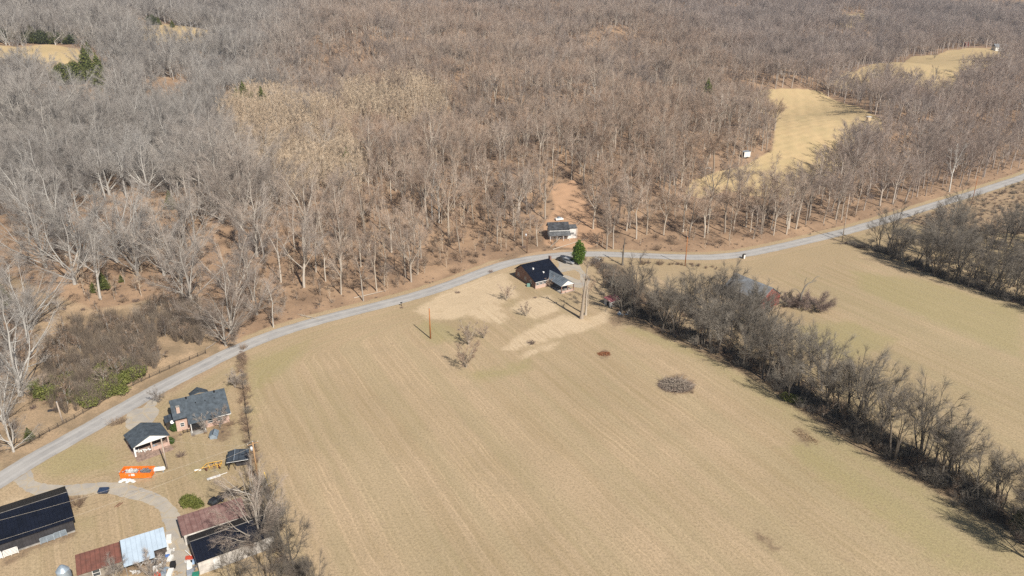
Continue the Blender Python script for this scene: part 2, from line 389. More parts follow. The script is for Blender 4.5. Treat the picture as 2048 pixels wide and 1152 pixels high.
fld = g.mix(g.math('MULTIPLY', edge(zg, 1.9, .1, 1.05), .85), fld, g.mix(g.math('MULTIPLY', g.step(s2, .42, .62), .7), g.mix(g.step(nF, .35, .65), (.70, .55, .375), (.54, .42, .28)), g.mix(g.step(nM, .4, .62), (.56, .43, .28), (.42, .315, .20))))
fld = g.mix(g.math('MULTIPLY', edge(yb_, .8), .85), fld, g.mix(g.step(nF, .3, .7), (.50, .36, .235), (.38, .26, .165)))
lit = g.mix(g.step(nM, .35, .65), (.355, .235, .15), (.26, .17, .11))
lit = g.mix(g.math('MULTIPLY', g.step(nF, .45, .7), .6), lit, (.17, .12, .085))
lit = g.mix(g.math('MULTIPLY', g.step(g.noise(pos, .05, 3), .5, .7), .6), lit, (.44, .295, .185))
scr = g.mix(g.step(nM, .4, .62), (.42, .30, .19), (.28, .205, .13)); scr = g.mix(g.math('MULTIPLY', g.step(nF, .45, .7), .6), scr, (.17, .13, .085))
c = g.mix(edge(zr, .5), fld, lit)
sc = attr('scrub'); c = g.mix(edge(sc, .6), c, scr)
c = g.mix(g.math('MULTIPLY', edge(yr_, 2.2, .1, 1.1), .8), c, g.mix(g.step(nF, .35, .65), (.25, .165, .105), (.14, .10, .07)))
c = g.mix(g.math('MULTIPLY', edge(yg_, .6), .8), c, (.50, .31, .19))
c = g.mix(g.math('MULTIPLY', g.step(nX, .42, .72), .42), c, (.15, .12, .08))
cl = attr('clear'); c = g.mix(edge(cl, .5), c, g.mix(g.step(nM, .2, .9), (.49, .36, .20), (.40, .315, .17)))
g.link(c, bs.inputs['Base Color']); bs.inputs['Roughness'].default_value = .95; bs.inputs['Specular IOR Level'].default_value = .1
b = g.n('ShaderNodeBump'); b.inputs['Strength'].default_value = .6; b.inputs['Distance'].default_value = .12
g.link(g.math('ADD', nF, g.math('MULTIPLY', nX, .4)), b.inputs['Height']); g.link(b.outputs[0], bs.inputs['Normal'])
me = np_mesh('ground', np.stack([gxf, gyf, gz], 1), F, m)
def setcol(n, *ch):
    a = me.color_attributes.new(n, 'FLOAT_COLOR', 'POINT'); d = np.ones((len(gxf), 4), np.float32)
    for i in range(3): d[:, i] = ch[i] if i < len(ch) else 0
    a.data.foreach_set('color', d.ravel())
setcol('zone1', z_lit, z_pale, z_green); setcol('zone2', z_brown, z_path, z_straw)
for n, v in (('st', st), ('along', along), ('scrub', z_scrub), ('clear', z_clear)):
    a = me.attributes.new(n, 'FLOAT', 'POINT'); a.data.foreach_set('value', np.asarray(v, np.float32))
me.polygons.foreach_set('use_smooth', np.ones(len(F), bool))
ground = bpy.data.objects.new('ground', me); COL.objects.link(ground); tagk(ground, 'structure')

# road
def ribbon(name, pts, half, z, mat, n=6, wob_=0.0):
    P = np.array(pts); d = np.r_[0, np.cumsum(np.hypot(*np.diff(P, axis=0).T))]
    q = np.arange(0, d[-1], 2.0); X = np.interp(q, d, P[:,0]); Y = np.interp(q, d, P[:,1])
    k = np.ones(5) / 5; X[2:-2] = np.convolve(X, k, 'valid'); Y[2:-2] = np.convolve(Y, k, 'valid')
    tx, ty = np.gradient(X), np.gradient(Y); l = np.hypot(tx, ty); nx, ny = -ty / l, tx / l
    rng = np.random.default_rng(5); V = []; U = []
    for j in range(n + 1):
        o = (j / n * 2 - 1) * half + (rng.normal(0, wob_, len(q)) if j in (0, n) else 0)
        V.append(np.stack([X + nx * o, Y + ny * o, np.full(len(q), z) + (.03 if 0 < j < n else 0)], 1)); U.append(np.full(len(q), j / n * 2 - 1))
    V = np.concatenate(V); L = len(q); f = []
    for j in range(n):
        a = np.arange(L - 1) + j * L; f.append(np.stack([a, a + L, a + L + 1, a + 1], 1))
    me = np_mesh(name, V, np.concatenate(f)[:, ::-1], mat)
    for nm, vals in (('across', np.concatenate(U)), ('run', np.tile(q, n + 1))):
        a = me.attributes.new(nm, 'FLOAT', 'POINT'); a.data.foreach_set('value', vals.astype(np.float32))
    o = bpy.data.objects.new(name, me); COL.objects.link(o); return o
m, nt, bs = nmat('road_surface'); g = NG(nt); pos = g.n('ShaderNodeNewGeometry').outputs['Position']
ac = g.n('ShaderNodeAttribute', attribute_name='across').outputs['Fac']; rn = g.n('ShaderNodeAttribute', attribute_name='run').outputs['Fac']
pat = g.noise(pos, .18, 4, .65); fine = g.noise(pos, 3, 3)
c = g.mix(g.step(pat, .35, .65), (.41, .39, .365), (.33, .315, .30))
trk = g.step(g.math('ABSOLUTE', g.math('SUBTRACT', g.math('ABSOLUTE', ac), .45)), .22, .05)
c = g.mix(g.math('MULTIPLY', trk, .55), c, (.48, .46, .435))
lg = g.noise(g.xyz(g.math('MULTIPLY', ac, 5), g.math('MULTIPLY', rn, .05)), 1, 3)
c = g.mix(g.math('MULTIPLY', g.step(lg, .5, .7), .4), c, (.25, .24, .23))
c = g.mix(g.math('MULTIPLY', g.step(g.noise(pos, .5, 5, .75), .6, .7), .6), c, (.13, .13, .135))
c = g.mix(g.math('MULTIPLY', fine, .25), c, (.2, .2, .2))
c = g.mix(g.step(g.math('ADD', g.math('ABSOLUTE', ac), g.math('MULTIPLY', g.math('SUBTRACT', pat, .5), .3)), .88, 1.0), c, (.30, .235, .16))
g.link(c, bs.inputs['Base Color']); bs.inputs['Roughness'].default_value = .9
tagk(ribbon('road', ROAD, 2.75, .012, m, 8, .04), 'structure')
# driveways
m, nt, bs = nmat('drive_surface'); g = NG(nt); pos = g.n('ShaderNodeNewGeometry').outputs['Position']
v = g.n('ShaderNodeTexVoronoi', feature='DISTANCE_TO_EDGE'); g.link(pos, v.inputs['Vector']); v.inputs['Scale'].default_value = .28
n1 = g.noise(pos, .3, 4, .65)
c = g.mix(g.step(n1, .35, .65), (.42, .37, .30), (.33, .305, .275))
c = g.mix(g.math('MULTIPLY', g.step(v.outputs['Distance'], .05, .01), .7), c, (.42, .34, .23))
c = g.mix(g.math('MULTIPLY', g.step(g.noise(pos, 1.2, 4, .7), .5, .7), .5), c, (.42, .34, .22))
g.link(c, bs.inputs['Base Color']); bs.inputs['Roughness'].default_value = .95
import mathutils
for k, (nm, poly) in enumerate(DRIVE.items()):
    P = np.array(poly); n = len(P); Q = []
    rng = np.random.default_rng(k)                      # closed Catmull-Rom outline, slightly ragged
    for i in range(n):
        p0, p1, p2, p3 = P[i-1], P[i], P[(i+1) % n], P[(i+2) % n]
        for t in np.linspace(0, 1, 6, endpoint=False):
            Q.append(.5 * (2*p1 + (p2-p0)*t + (2*p0-5*p1+4*p2-p3)*t*t + (3*p1-p0-3*p2+p3)*t**3) + rng.normal(0, .09, 2))
    tri = mathutils.geometry.tessellate_polygon([[Vector((*q, 0)) for q in Q]])
    b = MB(); b.add([(q[0], q[1], 0.008) for q in Q], [t if ((Q[t[1]][0]-Q[t[0]][0])*(Q[t[2]][1]-Q[t[0]][1])-(Q[t[1]][1]-Q[t[0]][1])*(Q[t[2]][0]-Q[t[0]][0])) > 0 else t[::-1] for t in tri])
    o = b.build('driveway', m); tagk(o, 'structure')
# ------------------------------------------------------------------ tree shapes
def unit(v): return v / (np.linalg.norm(v) + 1e-9)
class TB:
    def __init__(s): s.V = []; s.F = []; s.n = 0
    def tube(s, pts, rad, n):
        pts = np.asarray(pts, float); k = len(pts); d = np.gradient(pts, axis=0); d /= np.linalg.norm(d, axis=1)[:, None] + 1e-9
        ref = np.array([.31, .95, .05]) if abs(d[0][2]) > .7 else np.array([0, 0, 1.0])
        a = np.cross(d, ref); a /= np.linalg.norm(a, axis=1)[:, None] + 1e-9; b = np.cross(d, a)
        an = np.arange(n) / n * 2 * np.pi; rad = np.asarray(rad)[:, None, None]
        ring = pts[:, None] + rad * (a[:, None] * np.cos(an)[None, :, None] + b[:, None] * np.sin(an)[None, :, None])
        s.V.append(ring.reshape(-1, 3)); i = np.arange(n); j = (i + 1) % n; fs = []
        for r in range(k - 1):
            o = s.n + r * n; A, B, C, D = o + i, o + j, o + n + j, o + n + i
            fs.append(np.stack([A, B, C], 1)); fs.append(np.stack([A, C, D], 1))
        s.F += fs; s.n += n * k
    def twigs(s, P, D, L, Wd, rng):
        """slender spikes"""
        m = len(P); q = np.cross(D, rng.normal(size=(m, 3))); q /= np.linalg.norm(q, axis=1)[:, None] + 1e-9
        w = np.asarray(Wd).reshape(-1, 1) * .5; V = np.stack([P - q * w, P + q * w, P + D * np.asarray(L).reshape(-1, 1)], 1).reshape(-1, 3)
        s.V.append(V); s.F.append(s.n + np.arange(3 * m).reshape(-1, 3)); s.n += 3 * m
    def mesh(s, name, mat): return np_mesh(name, np.concatenate(s.V), np.concatenate(s.F), mat)
def path(rng, p, d, L, k, wig, up):
    pts = [np.array(p, float)]; d = unit(np.array(d, float))
    for i in range(k):
        d = unit(d + rng.normal(0, wig, 3) + np.array([0, 0, up])); pts.append(pts[-1] + d * L / k)
    return np.array(pts), d
def interp(pts, t):
    f = t * (len(pts) - 1); i = min(int(f), len(pts) - 2); return pts[i] + (pts[i+1] - pts[i]) * (f - i)
def grow(seed, h=20, cb=.45, spread=4.5, stems=5, limbs=5, subs=6, tw=12, r=.26, s0=.12, s1=.5, twl=1.6, tww=.036, lead=True, lean=.02, multi=1, low=0, straight=.03):
    """bare tree: trunk that breaks into a fan of rising limbs; returns (trunk with its limbs, crown of branches and twigs)"""
    rng = np.random.default_rng(seed); T, C = TB(), TB(); PW = []
    for mi in range(multi):
        a = rng.uniform(0, 6.28); o = 0 if multi == 1 else .4; hh = h * (cb + rng.uniform(-.06, .06)); hs = h * (rng.uniform(.8, 1) if mi else 1); rr0 = r / multi ** .4
        pts, dtop = path(rng, (math.cos(a) * o, math.sin(a) * o, -.3), (math.cos(a) * .25 * (multi > 1) + rng.normal(0, lean), math.sin(a) * .25 * (multi > 1) + rng.normal(0, lean), 1), hh, 4, straight, 0)
        T.tube(pts, rr0 * np.linspace(1.25, .85, 5), 8); base = pts[-1]; L0 = hs - hh; n_st = max(2, stems // multi); SL = []
        for q in range(n_st):
            aa = q * 6.28 / n_st + rng.uniform(-.5, .5); s_ = rng.uniform(s0, s1) if (q or not lead) else .05
            off = -rng.uniform(0, .22) * L0 if q else 0
            bp = interp(pts, max(.3, 1 + off / max(hh, .1)))
            SL.append((bp, (math.cos(aa) * s_ * 1.9, math.sin(aa) * s_ * 1.9, 1), (L0 - off) * (1.0 if not q else rng.uniform(.72, .98)), rr0 * (.7 if not q else rng.uniform(.38, .6))))
        for q in range(low):
            aa = rng.uniform(0, 6.28); bp = interp(pts, rng.uniform(.35, .95)); SL.append((bp, (math.cos(aa), math.sin(aa), rng.uniform(.15, .6)), spread * rng.uniform(.6, 1.0), rr0 * .3))
        for p, d, L, rr in SL:
            sp0, _ = path(rng, p, d, L, 8, .09, .055); T.tube(sp0, rr * (1 - np.linspace(0, 1, 9) ** .85 * .93), 6)
            for k in range(limbs):
                t = .18 + .8 * (k + rng.uniform(0, .8)) / limbs; b = interp(sp0, min(t, .97)); dd = unit(interp(sp0, min(1, t + .1)) - interp(sp0, max(0, t - .1)))
                out = unit(np.array([b[0], b[1], 0]) + rng.normal(0, .8, 3)); d2 = unit(dd * .7 + out * .95 + np.array([0, 0, .08])); ll = spread * (1.05 - .62 * t) * rng.uniform(.55, 1.0)
                lp, _ = path(rng, b, d2, ll, 4, .12, .07); T.tube(lp, np.linspace(max(.04, rr * (1 - t) * .62), .02, 5), 4)
                for j in range(subs):
                    tt = .15 + .83 * (j + rng.uniform(0, .9)) / subs; sb = interp(lp, min(tt, .98)); d3 = unit(d2 * .9 + rng.normal(0, .48, 3) + np.array([0, 0, .2])); sl_ = ll * rng.uniform(.3, .55) * (1.15 - tt * .4)
                    sp, _ = path(rng, sb, d3, sl_, 2, .12, .05); C.tube(sp, [.024, .018, .009], 3); PW.append((sp, d3))
    tb, td = [], []
    for sp, d2 in PW:
        t = rng.uniform(.05, 1, tw); k = np.minimum((t * 2).astype(int), 1); P = sp[k] + (sp[k + 1] - sp[k]) * (t * 2 - k)[:, None]
        D = d2 * .95 + rng.normal(0, .38, (tw, 3)) + np.array([0, 0, .22]); D /= np.linalg.norm(D, axis=1)[:, None]; tb.append(P); td.append(D)
    P = np.concatenate(tb); D = np.concatenate(td); m_ = len(P); L = rng.uniform(.45, 1.15, m_) * twl
    C.twigs(P, D, L, np.full(m_, tww), rng)
    for q in range(2):
        P2 = P + D * (L * rng.uniform(.2, .85, m_))[:, None]; D2 = D + rng.normal(0, .42, (m_, 3)); D2 /= np.linalg.norm(D2, axis=1)[:, None]
        C.twigs(P2, D2, L * rng.uniform(.35, .7, m_), np.full(m_, tww * .75), rng)
    return T, C
def shrub_tb(seed, h=2.2, rad=1.6, stems=26, tw=16, up=.6, wd=.04):
    rng = np.random.default_rng(seed); C = TB(); P, D = [], []
    for i in range(stems):
        a = rng.uniform(0, 6.28); s_ = rng.uniform(0, 1) ** .7; d = np.array([math.cos(a) * s_ * rad / h, math.sin(a) * s_ * rad / h, 1.0])
        pts, dd = path(rng, (math.cos(a) * s_ * rad * .3, math.sin(a) * s_ * rad * .3, -.1), d, h * rng.uniform(.7, 1.05), 3, .16, 0)
        C.tube(pts, [.03, .024, .016, .006], 3)
        for k in range(tw):
            P.append(interp(pts, rng.uniform(.2, 1))); v = dd * up + rng.normal(0, .55, 3) + np.array([0, 0, .2]); D.append(unit(v))
    C.twigs(np.array(P), np.array(D), rng.uniform(.3, .8, len(P)) * h * .33, np.full(len(P), wd), rng)
    return C
def leafy(seed, shells, n, size, droop=0.0):
    """foliage: many small leaf sprays through lumpy lobes; shells = (cx,cy,cz,rx,ry,rz)"""
    rng = np.random.default_rng(seed); S = np.array(shells); vol = S[:, 3] * S[:, 4] + S[:, 3] * S[:, 5]; pick = rng.choice(len(S), n, p=vol / vol.sum()); s = S[pick]
    d = rng.normal(size=(n, 3)); d /= np.linalg.norm(d, axis=1)[:, None]; rr = rng.uniform(.45, 1.0, n) ** .5
    lump = 1 + .22 * np.sin(d[:, 0] * 5 + pick) * np.sin(d[:, 1] * 4 + 1.3 * pick) + .12 * np.sin(d[:, 2] * 11 + d[:, 0] * 9)
    P = s[:, :3] + d * s[:, 3:] * (rr * lump)[:, None]; P[:, 2] = np.maximum(P[:, 2], .02)
    a = rng.normal(size=(n, 3)) + d * .3; a[:, 2] -= droop; a /= np.linalg.norm(a, axis=1)[:, None]
    b = np.cross(a, rng.normal(size=(n, 3))); b /= np.linalg.norm(b, axis=1)[:, None]
    z = (size * rng.uniform(.5, 1.3, n))[:, None]
    V = np.stack([P - a * z * .6, P + b * z * .35, P + a * z * .7, P - b * z * .35], 1).reshape(-1, 3)
    C = TB(); C.V = [V]; q = np.arange(4 * n).reshape(-1, 4); C.F = [np.concatenate([q[:, :3], q[:, [0, 2, 3]]])]; C.n = 4 * n
    return C
TANB = tree_mat('thicket_twigs', (.19, .15, .115), (.25, .20, .15), (.16, .13, .11), 1, False)
PROTO = {}
def proto(key, T, C, bark=BK, twig=TW):
    PROTO[key] = (T.mesh(key + '_trunk', bark) if T else None, C.mesh(key + '_crown', twig) if C else None)
for i in range(6): proto(f'wood{i}', *grow(100 + i, h=22 - i, cb=.40 + .03 * (i % 3), spread=4.6 + .4 * (i % 3), stems=6, limbs=5, subs=5, tw=14, r=.29, s0=.16, s1=.46, twl=2.0, tww=.021))
for i in range(4): proto(f'thin{i}', *grow(130 + i, h=20 - i * 1.6, cb=.48, spread=2.9, stems=4, limbs=5, subs=4, tw=13, r=.19, s0=.10, s1=.30, twl=1.7, tww=.021, low=i % 3))
for i in range(4): proto(f'broad{i}', *grow(150 + i, h=24 - i * 1.6, cb=.17 + .04 * (i % 2), spread=6.6, stems=9, limbs=6, subs=5, tw=12, r=.46, s0=.25, s1=.85, twl=2.3, tww=.024, low=2 * (i % 2), lead=i != 2))
for i in range(6): proto(f'row{i}', *grow(170 + i, h=14.5 - i * .8, cb=.3 + .05 * (i % 3), spread=3.8, stems=6, limbs=5, subs=5, tw=10, r=.2, multi=1 + i % 3, s0=.14, s1=.55, twl=1.5, tww=.021, low=i % 2, straight=.06), BKD, TWD)
for i in range(2): proto(f'white{i}', *grow(190 + i, h=24 - 3 * i, cb=.42 - .15 * i, spread=3.6, stems=4, limbs=5, subs=5, tw=6, r=.27, s0=.08, s1=.3, twl=1.5, tww=.04), WBK, WTW)
for i in range(3): proto(f'yard{i}', *grow(200 + i, h=7.5, cb=.16, spread=2.1, stems=7, limbs=5, subs=6, tw=13, r=.12, s0=.12, s1=.42, twl=.9, tww=.014, lead=False, straight=.08), BK, TW)
for i in range(3): proto(f'sap{i}', *grow(220 + i, h=11 - i, cb=.3, spread=1.0, stems=3, limbs=5, subs=3, tw=9, r=.085, s0=.02, s1=.08, twl=.9, tww=.024), SAPB, SAP)
for i in range(3): proto(f'under{i}', *grow(230 + i, h=6.5 - i, cb=.25, spread=1.7, stems=4, limbs=4, subs=4, tw=8, r=.055, s0=.08, s1=.3, twl=.9, tww=.03), BK, BRN)
for i in range(3): proto(f'brush{i}', None, shrub_tb(240 + i, 2.6, 2.0 + .4 * i, 42, 26, .6, .026), None, BRN)
for i in range(2): proto(f'bramble{i}', None, shrub_tb(250 + i, 1.5, 1.6, 40, 26, .3, .024), None, PUR)
for i in range(2): proto(f'tanbrush{i}', None, shrub_tb(260 + i, 4.2, 1.3, 30, 26, 1.5, .016), None, TANB)
for i in range(2): proto(f'darkbrush{i}', None, shrub_tb(270 + i, 3.4, 2.6, 54, 30, .4, .03), None, TWD)
def snag_tb(seed, h, r, nlimb, lim=3.0):
    rng = np.random.default_rng(seed); T = TB(); pts, _ = path(rng, (0, 0, -.3), (rng.normal(0, .02), 0, 1), h, 8, .025, 0)
    T.tube(pts, r * (1 - np.linspace(0, 1, 9) * .75) * np.r_[1.3, np.ones(8)], 9); P = []; D = []
    for i in range(nlimb):
        t = rng.uniform(.35, .98); b = interp(pts, t); a = rng.uniform(0, 6.28); d = np.array([math.cos(a) * .6, math.sin(a) * .6, .9])
        lp, dd = path(rng, b, d, lim * rng.uniform(.5, 1.1), 4, .2, .12); T.tube(lp, np.linspace(r * .32, .02, 5), 5)
        for k in range(46): P.append(interp(lp, rng.uniform(.2, 1))); D.append(unit(dd * .7 + rng.normal(0, .5, 3)))
    C = TB(); C.twigs(np.array(P), np.array(D), rng.uniform(.5, 1.5, len(P)), np.full(len(P), .028), rng); return T, C
proto('snag0', *snag_tb(301, 17.5, .55, 9, 3.2), BK, TW)
proto('snag1', *snag_tb(302, 13.5, .38, 6, 2.2), BK, TW)
proto('snag2', *snag_tb(303, 8.5, .34, 5, 2.0), BKD, TWD)
def crooked():
    rq = np.random.default_rng(12); T = TB(); C = TB(); P, D = [], []
    for pts, r0 in (([(0, 0, -.2), (.2, 0, 2.5), (.5, .1, 4.6), (1.6, .2, 6.6), (2.6, .2, 7.4), (4.4, .3, 7.6), (5.6, .2, 8.8), (7.4, .3, 9.0)], .34), ([(.5, .1, 4.4), (-.8, -.2, 5.4), (-2.4, -.2, 6.8), (-3.6, -.3, 7.0)], .14), ([(1.6, .2, 6.6), (1.3, .3, 8.2), (2.0, .4, 9.4)], .10), ([(4.4, .3, 7.6), (5.6, .6, 7.2), (6.6, .6, 7.6)], .08)):
        pts = np.array(pts); T.tube(pts, np.linspace(r0, .05, len(pts)), 7)
        for k in range(30): P.append(interp(pts, rq.uniform(.45, 1))); D.append(unit(rq.normal(0, .7, 3) + np.array([.2, 0, .4])))
    C.twigs(np.array(P), np.array(D), rq.uniform(.3, 1.1, len(P)), np.full(len(P), .035), rq); return T, C
proto('crooked0', *crooked(), BKD, TWD)
proto('purple0', *grow(320, h=6.0, cb=.12, spread=3.6, stems=16, limbs=6, subs=6, tw=14, r=.16, s0=.5, s1=1.9, twl=1.2, tww=.018, lead=False, low=3, straight=.08), BKD, PUR)
def cedar_parts(seed, h, r, n, size, mat, round_=False):
    rng = np.random.default_rng(seed); T = TB(); pts, _ = path(rng, (0, 0, -.2), (0, 0, 1), h * .9, 4, .02, 0); T.tube(pts, np.linspace(h * .022 + .04, .03, 5), 6)
    sh = []
    for k in range(26):
        u_ = (k + .5) / 26; a = k * 2.4; w_ = r * ((1 - u_) ** .75 if not round_ else math.sin(math.pi * min(.97, .12 + u_ * .88)) ** .6)
        sh.append((math.cos(a) * w_ * .55, math.sin(a) * w_ * .55, h * (.1 + .86 * u_), w_ * .55 + .15, w_ * .55 + .15, h * .08 + .25))
    return T, leafy(seed + 7, sh, n, size)
for key, a in {'cedar0': (401, 8, 2.4, 5200, .34, LF_C), 'cedar1': (402, 6, 2.2, 4200, .32, LF_C), 'greentree': (403, 8.4, 2.1, 9000, .32, LF_G, True), 'olivecedar': (405, 7, 3.2, 5200, .42, LF_C, True), 'farcedar': (404, 10, 5.4, 3600, .8, LF_D, True)}.items():
    T, C = cedar_parts(*a[:6], *a[6:]) if len(a) > 6 else cedar_parts(*a); proto(key, T, C, BKD, a[5])
proto('olivebush', None, leafy(411, [(-1.1, .6, .8, 1.3, 1.1, 1.1), (.4, -.5, .9, 1.6, 1.4, 1.3), (.9, -1.3, .8, 1.3, 1.1, 1.1), (-.3, .2, 1.1, 1.1, 1.0, 1.0)], 5200, .24), None, LF_O)
proto('greenbush', None, leafy(412, [(0, 0, .8, 1.1, 1.0, 1.1), (.3, .6, 1.1, .9, .8, 1.0), (-.3, -.4, 1.2, .8, .8, .9)], 3600, .2), None, leaf_mat('leaf_bush', (.05, .085, .02), (.10, .15, .035)))
proto('thicketgreen', None, leafy(413, [(0, 0, .9, 2.2, 2.0, 1.3), (1.6, 1.2, 1.2, 1.8, 1.6, 1.2), (-1.6, -.8, .8, 1.6, 1.6, 1.0)], 2600, .26), None, leaf_mat('leaf_thicket', (.12, .14, .035), (.25, .255, .075)))
DATA_NAME = {'trunk': 'trunk', 'crown': 'crown'}
SRC = {}
def plant(key, x, y, z, rot, sc, name='bare_tree', label='', cat='tree', group=None, sz=None):
    tm, cm = PROTO[key]
    if tm is None:
        o = bpy.data.objects.new(name, cm); COL.objects.link(o); o.location = (x, y, z); o.rotation_euler = (0, 0, rot); o.scale = (sc, sc, sz or sc)
        tag(o, label, cat, group); SRC.setdefault(key, [o]); return o
    t = thing(name, label, cat, (x, y, z), rot, group); t.scale = (sc, sc, sz or sc); parts = []
    for nm, me_ in (('trunk', tm), ('crown', cm)):
        o = bpy.data.objects.new(nm, me_); COL.objects.link(o); o.parent = t; parts.append(o)
    SRC.setdefault(key, parts); return t
# ------------------------------------------------------------------ buildings
BRICK_P = brick_mat('brick_pale', (.42, .25, .19), (.52, .34, .27), (.50, .42, .36))
BRICK_D = brick_mat('brick_dark', (.17, .075, .055), (.23, .11, .08), (.25, .20, .17))
SHING = M('shingles_slate', (.085, .105, .125), .85, .22, 1.2, bump=.4); SHING2 = M('shingles_grey', (.16, .165, .17), .9, .3, .8)
BLK = M('metal_roof_black', (.008, .011, .022), .5, .2, .6, spec=.25, stripe=(0, .6, .55)); BLK2 = M('metal_roof_back', (.03, .027, .024), .65, .2, .6, stripe=(0, .6, .5))
TRIM = M('white_trim', (.78, .77, .74), .6, .06); WHITE_ = M('white_paint', (.74, .73, .70), .7, .14, .7); GLASS = M('window_glass', (.05, .06, .07), .12, .05, spec=.8)
DARKW = M('dark_wood', (.06, .05, .042), .9, .3); GREYW = M('grey_wood', (.30, .28, .26), .9, .3, .9, stripe=(0, .3, .4)); CONC = M('concrete', (.40, .37, .33), .95, .2, .8)
GALV = M('galvanised', (.42, .50, .58), .42, .15, .6, metal=.35, spec=.5); RUST = M('rusty_roof', (.23, .095, .07), .85, .35, .9, col2=(.14, .065, .05), stripe=(0, .75, .5))
MAROON = M('maroon_roof', (.17, .09, .08), .85, .3, .8, col2=(.27, .17, .15), stripe=(0, .9, .4)); SHEET = M('pale_sheet_roof', (.50, .60, .70), .5, .08, .5, stripe=(0, .8, .25))
BLOCK = M('white_block_wall', (.62, .58, .53), .9, .2, .8); BLACKM = M('black_metal_wall', (.055, .052, .056), .7, .2, .8, stripe=(0, .5, .4)); REDB = M('red_board', (.27, .055, .04), .85, .3, .8, col2=(.20, .11, .09), stripe=(1, .4, .4))
GREYMETAL = M('grey_metal_roof', (.28, .30, .325), .6, .3, .5, col2=(.16, .155, .15), stripe=(0, .7, .4)); DKROOF = M('dark_tin_roof', (.07, .085, .105), .55, .2, .8, stripe=(0, 1.1, .6)); BLUEG = M('blue_grey_board', (.30, .36, .42), .7, .15)
CHAR = M('black_rubber', (.02, .02, .022), .8, .2)
def window(parent, x, y, z, w_, h_, face=-1, mat=TRIM, axis='y', pane=GLASS):
    """window in a wall of constant y (axis 'y') or x; face = outward sign"""
    t = .06 * face; b = MB(); q = MB(); c = .07
    def bx(m_, a0, a1, z0, z1, d0, d1):
        lo, hi = min(d0, d1), max(d0, d1)
        if axis == 'y': m_.box(x + a0, x + a1, y + lo, y + hi, z0, z1)
        else: m_.box(x + lo, x + hi, y + a0, y + a1, z0, z1)
    bx(b, 0, w_, z, z + c, .003 * face, t); bx(b, 0, w_, z + h_ - c, z + h_, .003 * face, t); bx(b, 0, c, z + c, z + h_ - c, .003 * face, t); bx(b, w_ - c, w_, z + c, z + h_ - c, .003 * face, t)
    bx(b, c, w_ - c, z + h_ / 2 - .03, z + h_ / 2 + .03, .003 * face, t)
    f = b.build('window', mat, parent); bx(q, c + .002, w_ - c - .002, z + c + .002, z + h_ / 2 - .032, .004 * face, t * .5); bx(q, c + .002, w_ - c - .002, z + h_ / 2 + .032, z + h_ - c - .002, .004 * face, t * .5)
    q.build('pane', pane, f); return f
def door(parent, x, y, z, w_, h_, face=-1, mat=WHITE_, axis='y'):
    b = MB(); d = .06 * face; lo, hi = min(.003 * face, d), max(.003 * face, d)
    if axis == 'y': b.box(x, x + w_, y + lo, y + hi, z, z + h_)
    else: b.box(x + lo, x + hi, y, y + w_, z, z + h_)
    o = b.build('door', mat, parent); k = MB(); px_ = (x + w_ * .85, y + d * 1.3) if axis == 'y' else (x + d * 1.3, y + w_ * .85); k.box(px_[0] - .04, px_[0] + .04, px_[1] - .04, px_[1] + .04, z + h_ * .45, z + h_ * .5); k.build('handle', GALV, o); return o

# brick ranch house --------------------------------------------------------
O = (-63.6, 153.6); ar = R(28); ox = O[0] - 11.2 * math.cos(ar); oy = O[1] - 11.2 * math.sin(ar)
t = thing('ranch_house', 'pale brick ranch house with slate grey shingle roof beside the road bend', 'house', (ox, oy, 0), ar)
b = MB(); b.box(2.9, 11.2, 0, 9.2, 0, 2.55); b.box(.2, 2.9, 1.3, 9.2, 0, 2.55); b.build('wall', BRICK_P, t)
MB().gable_x(10.95, 11.18, .02, 9.18, 5.0, 2.55, 5.6, 2.9).build('gable', TRIM, t); MB().gable_x(.22, .45, 1.32, 9.18, 5.0, 2.9, 5.6, 2.9).build('gable', TRIM, t)
b = MB(); b.slab([(2.6,-.9,2.42),(11.6,-.5,2.6),(11.6,5.0,6.1),(2.6,5.0,6.1)], .16); b.slab([(-.2,.9,3.35),(2.596,.9,3.35),(2.596,5.0,6.1),(-.2,5.0,6.1)], .16)
b.slab([(-.2,5.004,6.1),(11.6,5.004,6.1),(11.6,9.7,2.9),(-.2,9.7,2.9)], .16)
b.slab([(4.2,5.02,6.12),(6.2,5.02,6.5),(6.2,9.4,5.6),(4.2,9.4,4.4)], .16); b.slab([(6.202,5.02,6.5),(8.2,5.02,6.12),(8.2,9.4,4.4),(6.202,9.4,5.6)], .16)
rf = b.build('roof', SHING, t)
for i, (x, y, z) in enumerate([(9.3, 4.6, 5.9), (3.3, 4.6, 5.9), (5.0, 3.2, 5.0), (7.0, 3.2, 5.0), (9.0, 3.3, 5.05)]): MB().tube((x, y, z - .1), (x, y, z + (.35 if i < 2 else .22)), .2 if i < 2 else .1, n=8).build('roof_vent', CHAR, rf)
b = MB(); b.box(.8, 1.5, 2.0, 2.6, 3.5, 5.6); ch = b.build('chimney', BRICK_P, rf)
MB().box(.75, 1.55, 1.95, 2.65, 5.6, 5.7).build('chimney_cap', CONC, ch)
b = MB(); b.box(2.6, 11.6, -.62, -.53, 2.28, 2.43); b.box(11.6, 11.68, -.5, 4.9, 2.4, 2.5); b.build('fascia', TRIM, t)
MB().box(3.0, 5.6, -.04, -.003, .1, 2.2).build('porch_shade_panel', CHAR, t)  # black panel on the solid wall paints the shade of the porch recess
for x in (2.95, 5.7): MB().box(x, x + .14, -.9, -.76, 0, 2.35).build('porch_post', TRIM, t)
MB().box(2.7, 6.0, -1.9, -.05, 0, .16).build('porch_slab', CONC, t)
for x in (6.6, 8.6): window(t, x, 0, 1.0, 1.1, 1.1)
window(t, 1.0, 1.3, 1.0, .9, 1.0)
